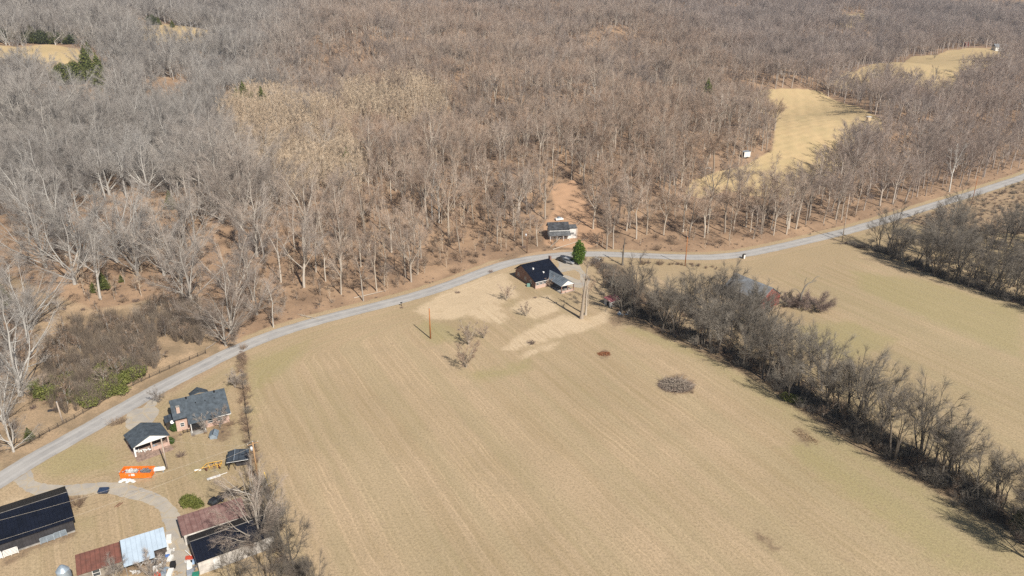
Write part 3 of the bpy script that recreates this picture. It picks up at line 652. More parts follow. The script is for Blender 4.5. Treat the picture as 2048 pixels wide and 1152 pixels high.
b = MB(); b.box(-1.7, .195, 3.0, 5.6, 0, 2.0); lt = b.build('side_lean_to', DARKW, t); b = MB(); b.slab([(-1.9,2.8,2.05),(.18,2.8,2.4),(.18,5.8,2.4),(-1.9,5.8,2.05)], .1); b.build('lean_to_roof', DKROOF, lt)
b = MB(); b.lathe([(.05, 0), (.34, .05), (.42, .14)], 14); d_ = b.build('satellite_dish', TRIM, t, loc=(-.4, 2.3, 2.1)); d_.rotation_euler = (R(50), 0, R(-20))
# ac unit and fenced patio
tt = thing('patio_fence', 'low dark wooden fence around the patio of the brick ranch house', 'fence', (*gpx(367, 867), 0), frame(367, 867, 410, 858)[1])
Lp = frame(367, 867, 410, 858)[2]
for i in range(6): MB().box(i * Lp / 5 - .06, i * Lp / 5 + .06, -.06, .06, 0, 1.0).build('post', DARKW, tt)
b = MB(); b.box(.07, Lp - .07, -.03, .03, .25, .35); b.box(.07, Lp - .07, -.03, .03, .75, .85); b.build('rail', DARKW, tt)
# carport -------------------------------------------------------------------
cx, cy = -79.0, 139.9; ac_ = R(39.5)
t = thing('carport', 'open brick carport with slate gable roof and white gable front', 'carport', (cx, cy, 0), ac_)
Wc, Dc, ze, zr_ = 7.1, 5.7, 2.6, 4.2
b = MB(); b.slab([(-.3,-.3,ze),(Wc/2,-.3,zr_),(Wc/2,Dc+.3,zr_),(-.3,Dc+.3,ze)], .16); b.slab([(Wc/2+.004,-.3,zr_),(Wc+.3,-.3,ze),(Wc+.3,Dc+.3,ze),(Wc/2+.004,Dc+.3,zr_)], .16); b.build('roof', SHING, t)
def gable_y(y0, y1, x0, x1, z0, zt): return MB().add([(x0,y0,z0),(x1,y0,z0),((x0+x1)/2,y0,zt),(x0,y1,z0),(x1,y1,z0),((x0+x1)/2,y1,zt)], [(0,1,2),(3,5,4),(0,3,4,1),(1,4,5,2),(2,5,3,0)])
gable_y(-.2, 0, .1, Wc-.1, ze-.12, zr_-.22).build('gable', TRIM, t)
for x in (0, Wc/2 - .15, Wc - .3): MB().box(x, x + .3, .02, .32, 0, ze - .2).build('post', BRICK_P if x else TRIM, t)
b = MB(); b.box(0, Wc, Dc - .2, Dc, 0, ze - .2); b.box(Wc - .2, Wc, .34, Dc - .21, 0, ze - .2); b.build('wall', BRICK_P, t)
b = MB(); b.box(Wc/2 + .2, Wc - .32, .08, .26, 0, .85); b.build('low_wall', BRICK_P, t)
MB().box(-.1, Wc + .1, -2.2, Dc, .01, .07).build('floor_slab', M('worn_slab', (.40, .28, .22), .95, .25), t)
def lumber(nm, lb, x, y, z, seed, n, cols, size, cat, group=None, flat=.6):
    """a heap of odd boards and bits as one mesh"""
    r = random.Random(seed); b = MB()
    for i in range(n):
        s_ = [r.uniform(.3, 1) * size for _ in range(2)]; b.tilt((r.gauss(0, size * .7), r.gauss(0, size * .45), .12 + r.uniform(0, size * .35)), (s_[0] * 1.3, s_[1] * .5, .06), (r.uniform(-flat, flat), r.uniform(-flat, flat), r.uniform(0, 3)))
    o = b.build(nm, cols, None, (x, y, z)); tag(o, lb, cat, group); return o
ca, sa = math.cos(ac_), math.sin(ac_)
for i, (u_, v_, mt, lb) in enumerate([(1.2, 1.6, WHITE_, 'white boxes stored in the left bay of the carport'), (2.5, 1.2, TRIM, 'pale bundle at the middle brick post of the carport'), (4.3, 1.4, BLUEG, 'blue grey bundle in the right bay of the carport')]):
    lumber('storage_pile', lb, cx + u_ * ca - v_ * sa, cy + u_ * sa + v_ * ca, .07, 30 + i, 12, mt, .55, 'pile')
# dumpster ------------------------------------------------------------------
O_, a_, L_ = frame(241, 958, 303, 957)
t = thing('dumpster', 'bright orange open dumpster full of white rubbish', 'dumpster', (*O_, 0), a_)
OR = M('orange_paint', (.85, .20, .02), .5, .10); b = MB(); Wd = 2.3; Hd = 1.35
b.box(0, L_, 0, .08, .15, Hd); b.box(0, L_, Wd - .08, Wd, .15, Hd); b.box(0, .08, .081, Wd - .081, .15, Hd); b.box(L_ - .08, L_, .081, Wd - .081, .15, Hd); b.box(.081, L_ - .081, .081, Wd - .081, .15, .22); b.build('body', OR, t)
b = MB(); b.box(-.05, L_ + .05, -.06, .0, Hd - .1, Hd + .02); b.box(-.05, L_ + .05, Wd, Wd + .06, Hd - .1, Hd + .02); b.box(-.06, -.001, 0, Wd, Hd - .1, Hd + .02); b.box(L_ + .001, L_ + .06, 0, Wd, Hd - .1, Hd + .02); b.build('rim', OR, t)
[MB().box(i * L_ / 8 - .04, i * L_ / 8 + .04, -.06, -.001, .15, Hd - .11).build('rib', OR, t) for i in range(1, 8)]
r_ = random.Random(5); cosA, sinA = math.cos(a_), math.sin(a_)
def loc_(u_, v_): return O_[0] + u_ * cosA - v_ * sinA, O_[1] + u_ * sinA + v_ * cosA
RUB = M('rubbish_mixed', (.75, .74, .72), .7, .35, 1.8, col2=(.28, .26, .24)); GREYJ = M('junk_grey', (.26, .26, .27), .8, .4, 2.2, col2=(.10, .10, .11))
lumber('rubbish_load', 'white rubbish heaped in the left of the orange dumpster', *loc_(2.0, 1.1), .75, 3, 60, RUB, .85, 'rubbish', flat=.4); lumber('rubbish_load', 'grey and white rubbish in the right of the orange dumpster', *loc_(4.6, 1.15), .75, 4, 60, GREYJ, .75, 'rubbish', flat=.4)
MB().box(0, .7, 0, .06, 0, .5).build('sheet', WHITE_, None); bpy.data.objects['sheet'].location = (*loc_(2.3, -.09), .75); bpy.data.objects['sheet'].rotation_euler = (0, 0, a_); bpy.data.objects['sheet'].name = 'rubbish_sheet'; tag(bpy.data.objects['rubbish_sheet'], 'white sheet hanging on the front of the orange dumpster', 'sheet')
def bag(seed):
    r = random.Random(seed); b = MB(); pr = [(0.02, 0)] + [(.38 + r.uniform(-.06, .06), .12), (.42 + r.uniform(-.05, .05), .28), (.25, .45), (.06, .55)]; return b.lathe(pr, 9)
for i in range(13):
    u_ = .5 + i * .22 + r_.uniform(-.1, .1); v_ = -.55 - r_.uniform(0, .8); o = bag(i).build('rubbish_bag', WHITE_, None, (*loc_(u_, v_), .01), True); o.scale = (r_.uniform(.7, 1.2), r_.uniform(.7, 1.1), r_.uniform(.6, 1)); o.rotation_euler = (0, 0, i); tag(o, 'white rubbish bag lying in front of the orange dumpster', 'bag', 'rubbish bags before the dumpster')
# gas tank
x, y = gpx(319, 944); t = thing('gas_tank', 'white gas tank on legs between the dumpster and a grey pole', 'tank', (x, y, 0), R(12))
MB().lathe([(.05, -1.25), (.28, -1.2), (.42, -1.05), (.46, -.9), (.46, .9), (.42, 1.05), (.28, 1.2), (.05, 1.25)], 16, (0, .75), 'x').build('body', TRIM, t, smooth=True)
MB().lathe([(.14, 1.2), (.14, 1.36), (.08, 1.4)], 10).build('valve_cap', GALV, t)
for q in (-.8, .8): MB().box(q - .08, q + .08, -.3, .3, 0, .34).build('leg', GALV, t)
# small shed with dark tin roof
O_, a_, L_ = frame(458, 938, 498, 932); t = thing('tin_shed', 'small open shed with dark blue tin roof beside the left field hedge', 'shed', (*O_, 0), R(14))
b = MB(); b.slab([(-.2,-.8,2.05),(1.3,-.8,2.45),(1.3,3.2,2.5),(-.2,3.2,2.1)], .08); b.slab([(1.304,-.8,2.45),(4.1,-.8,2.15),(4.1,3.2,2.2),(1.304,3.2,2.5)], .08); b.build('roof', DKROOF, t)
MB().tube((1.3,-.82,2.5),(1.3,3.22,2.55),.07).build('ridge_cap', GALV, t)
MB().tube((-.2,-.82,2.06),(4.1,-.82,2.2),.045).build('gutter', TRIM, t)
b = MB(); b.box(0, 4, 2.9, 3.0, 0, 2.0); b.box(0, .1, .2, 2.89, 0, 1.9); b.box(3.9, 4, -.5, 2.89, 0, 2.0); b.box(1.4, 3.89, .6, .7, 0, 2.0); b.build('wall', BLACKM, t)
for q in (0, 1.3): MB().box(q, q + .1, -.6, -.5, 0, 2.0).build('post', DARKW, t)
# doghouse shaped pump hut
O_, a_, L_ = frame(420, 879, 437, 877); t = thing('pump_hut', 'tiny blue grey hut with pitched roof on the ranch house lawn', 'hut', (*O_, 0), R(10))
MB().box(0, 1.5, 0, 1.9, 0, .75).build('wall', BLUEG, t); gable_y(.02, 1.88, .02, 1.48, .75, 1.25).build('gable', BLUEG, t)
b = MB(); b.slab([(-.2,-.2,.78),(.75,-.2,1.4),(.75,2.1,1.4),(-.2,2.1,.78)], .06); b.slab([(.754,-.2,1.4),(1.7,-.2,.78),(1.7,2.1,.78),(.754,2.1,1.4)], .06); b.build('roof', M('hut_roof', (.20, .25, .30), .6, .15), t)
MB().tube((.75,-.22,1.42),(.75,2.12,1.42),.06).build('ridge_cap', CHAR, t)
# roadside well house
O_, a_, L_ = frame(98, 834, 115, 834); t = thing('well_house', 'tiny grey well house with dark flat roof behind the road fence', 'hut', (*O_, 0), R(25))
MB().box(0, 1.7, 0, 1.3, 0, .8).build('wall', BLUEG, t); MB().slab([(-.15,-.15,.88),(1.85,-.15,.88),(1.85,1.45,1.15),(-.15,1.45,1.15)], .07).build('roof', BLACKM, t); door(t, .6, 0, .08, .5, .6, mat=GREYW)
# long black barn ------------------------------------------------------------
ab = R(34.5); fx, fy = gpx(154, 1060); Lb = 42.0; Db = 11.0
ox, oy = fx - Lb * math.cos(ab), fy - Lb * math.sin(ab)
t = thing('long_barn', 'long black metal barn with two tone black roof at the left edge', 'barn', (ox, oy, 0), ab)
MB().box(0, Lb - .25, 0, Db, 0, 2.55).build('wall', BLACKM, t)
b = MB(); b.slab([(-.3,-.35,2.62),(Lb,-.35,2.62),(Lb,6.3,4.5),(-.3,6.3,4.5)], .1); r1 = b.build('roof', BLK, t)
MB().slab([(-.3,6.304,4.5),(Lb,6.304,4.5),(Lb,11.4,2.75),(-.3,11.4,2.75)], .1).build('back_roof', BLK2, t)
MB().tube((-.3,6.3,4.53),(Lb,6.3,4.53),.05).build('ridge_cap', GREYW, t)
b = MB().add([(Lb-.3,.1,2.551),(Lb-.3,10.9,2.551),(Lb-.3,6.3,4.3),(Lb-.5,.1,2.551),(Lb-.5,10.9,2.551),(Lb-.5,6.3,4.3)], [(0,1,2),(3,5,4),(0,3,4,1),(1,4,5,2),(2,5,3,0)]); b.build('gable', BLACKM, t)
MB().box(0, Lb - .3, -.32, -.002, 0, .14).build('footing', CONC, t)
def rail_panel(nm, lb, x, y, rz, L, H, n, mt, cat, grp=None, gap=.6):
    t = thing(nm, lb, cat, (x, y, 0), rz, grp)
    for q in range(n): z = .15 + q * (H - .2) / (n - 1); MB().box(.06, L - .06, -.025, .025, z, z + (H / n) * gap).build('rail', mt, t)
    for q in (0, L / 2, L): MB().box(q - .05, q + .05, -.05, .05, 0, H).build('post', mt, t)
    return t
def bl(u_, v_): return ox + u_ * math.cos(ab) - v_ * math.sin(ab), oy + u_ * math.sin(ab) + v_ * math.cos(ab)
rail_panel('livestock_gate', 'grey metal livestock gate leaning on the long black barn, right one', *bl(Lb - 3.7, -.55), ab, 2.0, 1.3, 6, GALV, 'gate'); rail_panel('livestock_gate', 'grey metal livestock gate leaning on the long black barn, left one', *bl(Lb - 5.9, -.62), ab, 2.1, 1.25, 6, GALV, 'gate')
rail_panel('white_gate', 'white board gate at the bottom left corner, right one', *bl(Lb - 11.6, -.8), ab, 2.2, 1.3, 5, TRIM, 'gate', gap=.7); rail_panel('white_gate', 'white board gate at the left edge beside the black barn', *bl(Lb - 14.2, -.8), ab, 2.4, 1.4, 5, TRIM, 'gate', gap=.95)
# feed bin
x, y = gpx(138, 1188); t = thing('feed_bin', 'grey galvanised feed bin on legs at the bottom edge', 'silo', (x, y, 0), .3)
MB().lathe([(.3, 1.7), (1.0, 2.7), (1.0, 5.1), (.55, 5.7), (.3, 5.85)], 22).build('tank', GALV, t, smooth=False)
MB().lathe([(.32, 5.85), (.32, 5.95), (.05, 6.05)], 12).build('lid', GALV, t)
for k in range(4):
    a = k * 1.5708 + .4; MB().tube((.98 * math.cos(a), .98 * math.sin(a), 0), (.98 * math.cos(a), .98 * math.sin(a), 2.8), .05).build('leg', GALV, t)
for s_ in (-.2, .2): MB().tube((1.05, s_, .4), (1.05, s_, 5.2), .03).build('ladder_rail', GALV, t)
[MB().tube((1.05, -.2, .6 + k * .35), (1.05, .2, .6 + k * .35), .02, n=4).build('rung', GALV, t) for k in range(13)]
# rusty roof shed and pale sheet roof shed
ox, oy = -74.6, 107.3; a_ = R(28.5); ca, sa = math.cos(a_), math.sin(a_)
def rl(u_, v_): return ox + u_ * ca - v_ * sa, oy + u_ * sa + v_ * ca
t = thing('rusty_shed', 'low shed with rusty red sheet roof and white window', 'shed', (ox, oy, 0), a_)
MB().slab([(0,-4.6,2.25),(7.0,-4.6,2.3),(7.0,.15,2.85),(0,.15,2.85)], .08).build('roof', RUST, t)
b = MB(); b.box(.1, 6.9, -4.1, 0, 0, 2.1); b.build('wall', M('weathered_wall', (.33, .29, .24), .9, .35, .9, col2=(.16, .14, .12)), t)
window(t, 2.2, -4.1, .5, 1.2, 1.4); window(t, 5.0, -4.1, .7, 1.0, 1.2, mat=GREYW)
MB().tube((6.98,-4.62,2.4),(6.98,.15,2.95),.09).build('ridge_strip', DARKW, t)
t = thing('sheet_roof_shed', 'low shed with pale blue white sheet metal roof', 'shed', (*rl(7.05, 0), 0), a_)
b = MB(); b.slab([(0,-6.2,2.25),(4.9,-6.2,2.3),(4.9,.3,3.05),(0,.3,3.0)], .08); b.slab([(4.904,-4.6,2.48),(7.1,-4.6,2.5),(7.1,.3,3.1),(4.904,.3,3.05)], .08); b.build('roof', SHEET, t)
b = MB(); b.box(.2, 6.9, -3.6, -.1, 0, 2.2); b.build('wall', M('dark_board_wall', (.10, .08, .07), .9, .3), t)
for q in (.2, 2.4, 4.6): MB().box(q, q + .12, -6.0, -5.88, 0, 2.15).build('post', GREYW, t)
# black roof building and maroon roof building
a_ = R(32); ox, oy = -53.3, 105.7; ca, sa = math.cos(a_), math.sin(a_)
t = thing('block_building', 'white block building with black metal roof behind bare trees', 'building', (ox, oy, 0), a_)
MB().box(.2, 13, 0, 7.0, 0, 2.75).build('wall', BLOCK, t)
MB().slab([(0,-.3,2.9),(13.4,-.3,2.9),(13.4,3.9,4.3),(0,3.9,4.3)], .1).build('roof', BLK, t); MB().slab([(0,3.904,4.3),(13.4,3.904,4.3),(13.4,7.4,2.95),(0,7.4,2.95)], .1).build('back_roof', BLK2, t)
MB().tube((0,3.9,4.33),(13.4,3.9,4.33),.06).build('ridge_cap', GREYW, t); gx_ = MB().add([(.22,.1,2.752),(.22,6.9,2.752),(.22,3.9,4.15),(.42,.1,2.752),(.42,6.9,2.752),(.42,3.9,4.15)], [(0,2,1),(3,4,5),(0,1,4,3),(1,2,5,4),(2,0,3,5)]); gx_.build('gable', BLACKM, t)
door(t, 2.6, 0, .05, 1.1, 2.1)
t = thing('maroon_shed', 'long shed with faded maroon roof behind the black roofed building', 'shed', (ox - sa * 8.9 - .5, oy + ca * 8.9 - .2, 0), R(30))
MB().box(.2, 11, 0, 4.3, 0, 2.3).build('wall', BLOCK, t); MB().slab([(-.1,-.25,2.4),(11.3,-.25,2.4),(11.3,4.7,3.1),(-.1,4.7,3.1)], .08).build('roof', MAROON, t); window(t, 1.2, 0, 1.0, 1.1, .9)
# brick house with black roof --------------------------------------------------
O_ = (7.3, 230.0); ah = R(31)
t = thing('brick_house', 'dark brick house with steep black roof beside the middle of the road', 'house', (*O_, 0), ah)
# local: x along ridge (away to the right), y back from front wall (rear is away from camera and left)
D_, Wh, yr2 = 12.0, 10.2, 8.3
MB().box(0, Wh, 0, D_, 0, 2.45).build('wall', BRICK_D, t)
g_ = MB().add([(.0,.0,2.451),(.0,D_,2.451),(.0,yr2,5.35),(.22,.0,2.451),(.22,D_,2.451),(.22,yr2,5.35)], [(0,2,1),(3,4,5),(0,1,4,3),(1,2,5,4),(2,0,3,5)]); g_.build('gable', BRICK_D, t)
g_ = MB().add([(Wh-.22,.0,2.451),(Wh-.22,D_,2.451),(Wh-.22,yr2,5.35),(Wh,.0,2.451),(Wh,D_,2.451),(Wh,yr2,5.35)], [(0,2,1),(3,4,5),(0,1,4,3),(1,2,5,4),(2,0,3,5)]); g_.build('gable', BRICK_D, t)
b = MB(); b.gable_roof(-.35, Wh + .35, -.45, D_ + .4, yr2, 2.5, 5.55, 2.7, .14); rf = b.build('roof', BLK, t)
for x, y, z in ((2.2, 5.0, 4.5), (4.6, 2.6, 3.6)): MB().box(x, x + .45, y, y + .5, z - .25, z + .35).build('skylight', TRIM, rf)
ch = MB().box(Wh + .36, Wh + .95, yr2 - .5, yr2 + .4, 0, 6.4).build('chimney', BRICK_D, t)
MB().box(.0, 4.2, -.06, -.003, 0, 1.1).build('brick_skirt', BRICK_P, t)
for x in (.25, 1.6, 2.95): window(t, x, -.003, 1.15, 1.1, 1.05)
for y in (2.2, 5.4, 9.6): window(t, 0, y, 1.0, .9, 1.1, axis='x')
MB().box(-.25, Wh + .25, -.52, -.456, 2.28, 2.44).build('fascia', TRIM, t)
# porch roof: ridge runs along local -y, gable faces the camera side
px0, px1, pyf = 4.7, 9.9, -7.4; pm = (px0 + px1) / 2
PR = M('striped_metal_roof', (.20, .235, .27), .5, .25, .5, stripe=(1, .9, .75))
b = MB(); b.slab([(px0,pyf,2.5),(pm,pyf,4.0),(pm,3.0,4.0),(px0,-.46,2.55)], .1); b.slab([(pm+.004,pyf,4.0),(px1,pyf,2.5),(px1,-.46,2.55),(pm+.004,3.0,4.0)], .1); b.build('porch_roof', PR, t)
gable_y(pyf + .1, pyf + .3, px0 + .2, px1 - .2, 2.42, 3.85).build('porch_gable', TRIM, t)
for x in (px0 + .2, pm - .12, px1 - .45): MB().box(x, x + .25, pyf + .12, pyf + .37, .12, 2.4).build('porch_post', BRICK_D, t)
MB().box(px0, px1, pyf, -.01, 0, .12).build('porch_floor', CONC, t)
b = MB(); b.box(px0 + .5, px1 - .5, pyf + .1, pyf + .3, .12, .75); b.build('porch_wall', BRICK_P, t)
t = MB().box(-.5, .5, -.4, .4, 0, .95).add([(-.5,-.4,.951),(.5,-.4,.951),(.5,.4,.951),(-.5,.4,.951),(-.3,-.2,1.05),(.3,-.2,1.05),(.3,.2,1.05),(-.3,.2,1.05)], [(4,5,6,7),(0,1,5,4),(1,2,6,5),(2,3,7,6),(3,0,4,7)]).build('utility_box', M('green_box', (.17, .30, .26), .6, .1), None, (*gpx(1057, 573), 0)); tag(t, 'pale green utility box at the gable wall of the dark brick house', 'box')
# white derelict house ----------------------------------------------------------
x, y, z = at(1099, 479); t = thing('white_house', 'old white house with two tier grey roof on the bank above the road', 'house', (x, y, z - .3), R(6))
MB().box(0, 7.2, 0, 6.0, 0, 2.9).build('wall', WHITE_, t)
MB().slab([(-.5,-2.0,2.3),(7.5,-2.0,2.3),(7.5,.2,3.3),(-.5,.2,3.3)], .1).build('porch_roof', SHING2, t)
MB().box(0, 7.2, .21, .4, 2.9, 3.9).build('upper_wall', WHITE_, t)
b = MB(); b.slab([(-.4,-.1,3.95),(7.4,-.1,3.95),(7.4,3.6,5.7),(-.4,3.6,5.7)], .1); b.slab([(-.4,3.604,5.7),(7.4,3.604,5.7),(7.4,6.8,3.4),(-.4,6.8,3.4)], .1); b.build('roof', M('shingles_dark_old', (.09, .095, .105), .9, .35, .7), t)
MB().gable_x(7.0, 7.19, .41, 6.0, 3.6, 2.9, 5.5, 3.4).build('gable', WHITE_, t); MB().gable_x(.01, .2, .41, 6.0, 3.6, 2.9, 5.5, 3.4).build('gable', WHITE_, t)
for q in (0, 2.4, 4.8, 7.1): MB().box(q, q + .12, -1.9, -1.78, 0, 2.25).build('porch_post', TRIM, t)
door(t, 3.2, 0, .1, 1.0, 2.0, mat=GREYW)
for q in (1.1, 5.3): window(t, q, 0, .8, 1.1, 1.3)
b = MB(); b.box(7.3, 9.8, .5, 3.6, 0, 4.0); b.build('side_room', WHITE_, t); MB().slab([(7.21,.2,4.3),(10.2,.2,4.3),(10.2,4.0,4.5),(7.21,4.0,4.5)], .1).build('side_roof', SHING2, t)
window(t, 7.7, .5, 1.7, 1.4, .9); MB().box(10.0, 10.15, .25, .4, 0, 4.1).build('corner_post', TRIM, t)
# white shed with red roof
t = thing('red_roof_shed', 'small white shed with faded red roof beside the hedgerow', 'shed', (29.2, 216.2, 0), R(35))
b = MB(); b.box(0, 3.9, 0, .12, 0, 1.7); b.box(0, .12, .121, 2.6, 0, 1.9); b.box(0, 3.9, 2.601, 2.7, 0, 2.1); b.box(3.78, 3.9, .121, 2.6, 0, 1.9); b.build('wall', WHITE_, t)
MB().slab([(-.15,-.2,1.75),(4.1,-.2,1.75),(4.1,3.0,2.25),(-.15,3.0,2.25)], .08).build('roof', M('faded_red_roof', (.30, .10, .11), .7, .15), t)
MB().box(-.05, -.003, .5, 1.5, .05, 1.5).build('doorway_shade_panel', CHAR, t); MB().box(.9, 2.6, -.05, -.003, .3, 1.0).build('rusty_panel', RUST, t)  # shade inside the door opening is painted as a black panel
# red barn
t = thing('red_barn', 'red board barn with long grey metal roof among bare trees', 'barn', (73.0, 213.8, 0), R(-56))
Wb, Lr = 8.6, 13.5
MB().box(-Lr, 0, 0, Wb, 0, 3.4).build('wall', GREYW, t)
b = MB(); b.box(.003, .14, 0, Wb, 0, 3.4); b.build('front_wall', REDB, t)
g_ = MB().add([(.0,.0,3.402),(.0,Wb,3.402),(.0,Wb/2,6.2),(.14,.0,3.402),(.14,Wb,3.402),(.14,Wb/2,6.2)], [(0,2,1),(3,4,5),(0,1,4,3),(1,2,5,4),(2,0,3,5)]); g_.build('gable', REDB, t)
b = MB(); b.gable_roof(-Lr - .3, .5, -.5, Wb + .5, Wb/2, 3.3, 6.5, 3.3, .1); b.build('roof', GREYMETAL, t)
MB().box(.145, .2, 2.2, 4.4, 0, 2.3).build('doorway_shade_panel', CHAR, t)  # black panel over the boards stands in for shade inside the barn
# far sheds
x, y, z = at(1491, 316); t = thing('white_trailer', 'small white box trailer at the bottom of the hill field', 'trailer', (x, y, z), R(20)); MB().box(-1.7, 1.7, -1.1, 1.1, .5, 3.0).build('body', TRIM, t); MB().slab([(-1.8,-1.2,3.0),(1.8,-1.2,3.0),(1.8,1.2,3.1),(-1.8,1.2,3.1)], .05).build('roof', GALV, t)
for s_ in (-1.15, 1.0): MB().lathe([(.35, s_), (.35, s_ + .15)], 12, (0, 0), 'x').build('wheel', CHAR, t, loc=(0, 0, .35), rotz=1.57)
MB().box(-1.75, -1.703, -.9, .2, .6, 2.6).build('door', DARKW, t)
x, y, z = at(1736, 246); t = thing('hunting_stand', 'small tan hunting stand at the right tip of the hill field', 'stand', (x, y, z), R(10)); MB().box(-.9, .9, -.8, .8, 1.2, 3.2).build('cabin', M('tan_board', (.62, .48, .30), .8, .1), t); MB().box(-1.1, 1.1, -1.0, 1.0, 3.202, 3.4).build('roof', TRIM, t)
for sx in (-.8, .8):
    for sy in (-.7, .7): MB().box(sx - .07, sx + .07, sy - .07, sy + .07, 0, 1.2).build('leg', DARKW, t)
x, y, z = at(1996, 102); t = thing('far_house', 'white farm building beyond the far right field', 'building', (x, y, z), R(5)); MB().box(-5, 6, -3, 3, 0, 4).build('wall', WHITE_, t); b = MB(); b.gable_roof(-5.5, 6.5, -3.5, 3.5, 0, 4, 6.5, 4, .15); b.build('roof', GREYMETAL, t)
x, y, z = at(1931, 92); t = thing('far_red_shed', 'tiny red shed beyond the far right field', 'shed', (x, y, z), R(15)); MB().box(-2.5, 2.5, -2, 2, 0, 2.6).build('wall', REDB, t); b = MB(); b.gable_roof(-2.8, 2.8, -2.3, 2.3, 0, 2.6, 4, 2.6, .12); b.build('roof', RUST, t)
x, y, z = at(324, 14); t = thing('far_white_shed', 'tiny pale shed in the hazy hills at the top left', 'shed', (x, y, z), 0); MB().box(-7, 7, -3, 3, 0, 4).build('wall', WHITE_, t); b = MB(); b.gable_roof(-7.5, 7.5, -3.5, 3.5, 0, 4, 5.5, 4, .15); b.build('roof', GREYMETAL, t)
# ------------------------------------------------------------------ poles, wires, fences, vehicles, small things
POLE_O = M('new_pole_wood', (.42, .17, .06), .85, .15); POLE_G = M('old_pole_wood', (.46, .38, .31), .9, .15); POLE_B = M('brown_pole_wood', (.24, .14, .09), .9, .2)
FENW = M('fence_wood', (.15, .12, .095), .9, .3)
POLE_T = M('tan_pole_wood', (.44, .27, .14), .85, .15)
def pole(nm, lb, px, py, h, mt, r=.15, lean=(0, 0), cross=False, can=False):
    x, y, z = at(px, py); t = thing(nm, lb, 'pole', (x, y, z)); tx, ty = lean
    MB().tube((0, 0, -.3), (tx, ty, h), r * 1.25, r * .8, 10).build('shaft', mt, t, smooth=True)
    MB().tube((tx, ty, h), (tx * 1.01, ty * 1.01, h + .06), r * .82, r * .5, 10).build('cap', GALV, t)
    if cross:
        b = MB(); b.box(-1.1, 1.1, -.06, .06, h - .6, h - .48); b.build('crossarm', mt, t, loc=(tx, ty, 0), rotz=R(35))
        for q in (-1.0, 0, 1.0): MB().lathe([(.03, 0), (.06, .05), (.06, .15), (.02, .2)], 8).build('insulator', TRIM, t, loc=(tx + q * math.cos(R(35)), ty + q * math.sin(R(35)), h - .47))
    if can: MB().lathe([(.05, -.05), (.26, 0), (.28, .7), (.18, .82), (.05, .86)], 12).build('transformer', M('transformer_grey', (.62, .64, .66), .5, .08), t, loc=(tx - .42, ty, h - 2.1), smooth=True)
    return (x + tx, y + ty, z + h)
pole('field_pole', 'bare orange wooden pole standing alone in the open field', 861, 677, 9.2, POLE_O, .17)
pole('yard_pole', 'pale grey pole with slanting shadow beside the gas tank', 334.5, 938, 7.4, POLE_G, .14)
PA = pole('utility_pole', 'utility pole with crossarm and round transformer in the left field hedge', 516, 962, 9.4, POLE_T, .16, (.1, 0), True, True)
pole('verge_pole', 'leaning pale pole beside the roadside well house', 127, 848, 5.6, POLE_G, .17, (-.35, .1))
PB = pole('utility_pole', 'brown utility pole with transformer left of the old white house', 1054, 507, 8.4, POLE_B, .13, can=True)
PC = pole('utility_pole', 'orange wooden pole below the road, left of the red barn', 1370, 532, 10.6, POLE_O, .15)
PD = pole('utility_pole', 'tall pale leaning pole beside the road at the top of the right field', 1684, 484, 17.5, POLE_G, .14, (1.2, 3))
PE = pole('utility_pole', 'thin reddish pole on the road verge at the far right', 1945, 400, 10.5, POLE_O, .12)
def wire(lb, a, c, sag=.8, mt=None, r=.015):
    a, c = Vector(a), Vector(c); n = 16; pts = [a.lerp(c, i / n) - Vector((0, 0, 4 * sag * (i / n) * (1 - i / n))) for i in range(n + 1)]; T = TB(); T.tube([tuple(p) for p in pts], np.full(n + 1, r), 5)
    o = bpy.data.objects.new('power_line', T.mesh('power_line', mt or MATS['wire'])); COL.objects.link(o); tag(o, lb, 'cable'); return o
M('wire', (.55, .50, .42), .5, .1)
far1 = gpx(-300, 1250); wire('pale overhead line crossing the black barn roof, upper of two', PA, (far1[0], far1[1] + 7, 8.5), 1.6); wire('pale overhead line crossing the black barn, lower of two', (PA[0], PA[1], PA[2] - 1.2), (far1[0] + 3, far1[1] + 2.5, 7.2), 1.8)
wire('overhead line from the hedge pole to the yard pole', (PA[0], PA[1], PA[2] - 1.0), (gpx(334.5, 938)[0], gpx(334.5, 938)[1], 7.2), .5, r=.009)
wire('overhead line between the two brown roadside poles by the white house', PB, PC, 1.5, MATS['black_rubber'], .009); wire('overhead line above the road east of the barn', PC, PD, 1.5, MATS['black_rubber'], .009); wire('overhead line along the far right road', PD, PE, 1.5, MATS['black_rubber'], .009)
x, y = gpx(538, 972); o = MB().tube((0, 0, 0), (-1.0, 1.2, 2.4), .06, n=6).tube((-.75, .9, 1.8), (-1.02, 1.22, 2.45), .07, n=6).build('guy_guard', M('yellow_plastic', (.75, .50, .05), .5, .05), None, (x, y, 0)); tag(o, 'yellow guard sleeve on the stay wire of the hedge pole', 'guard')
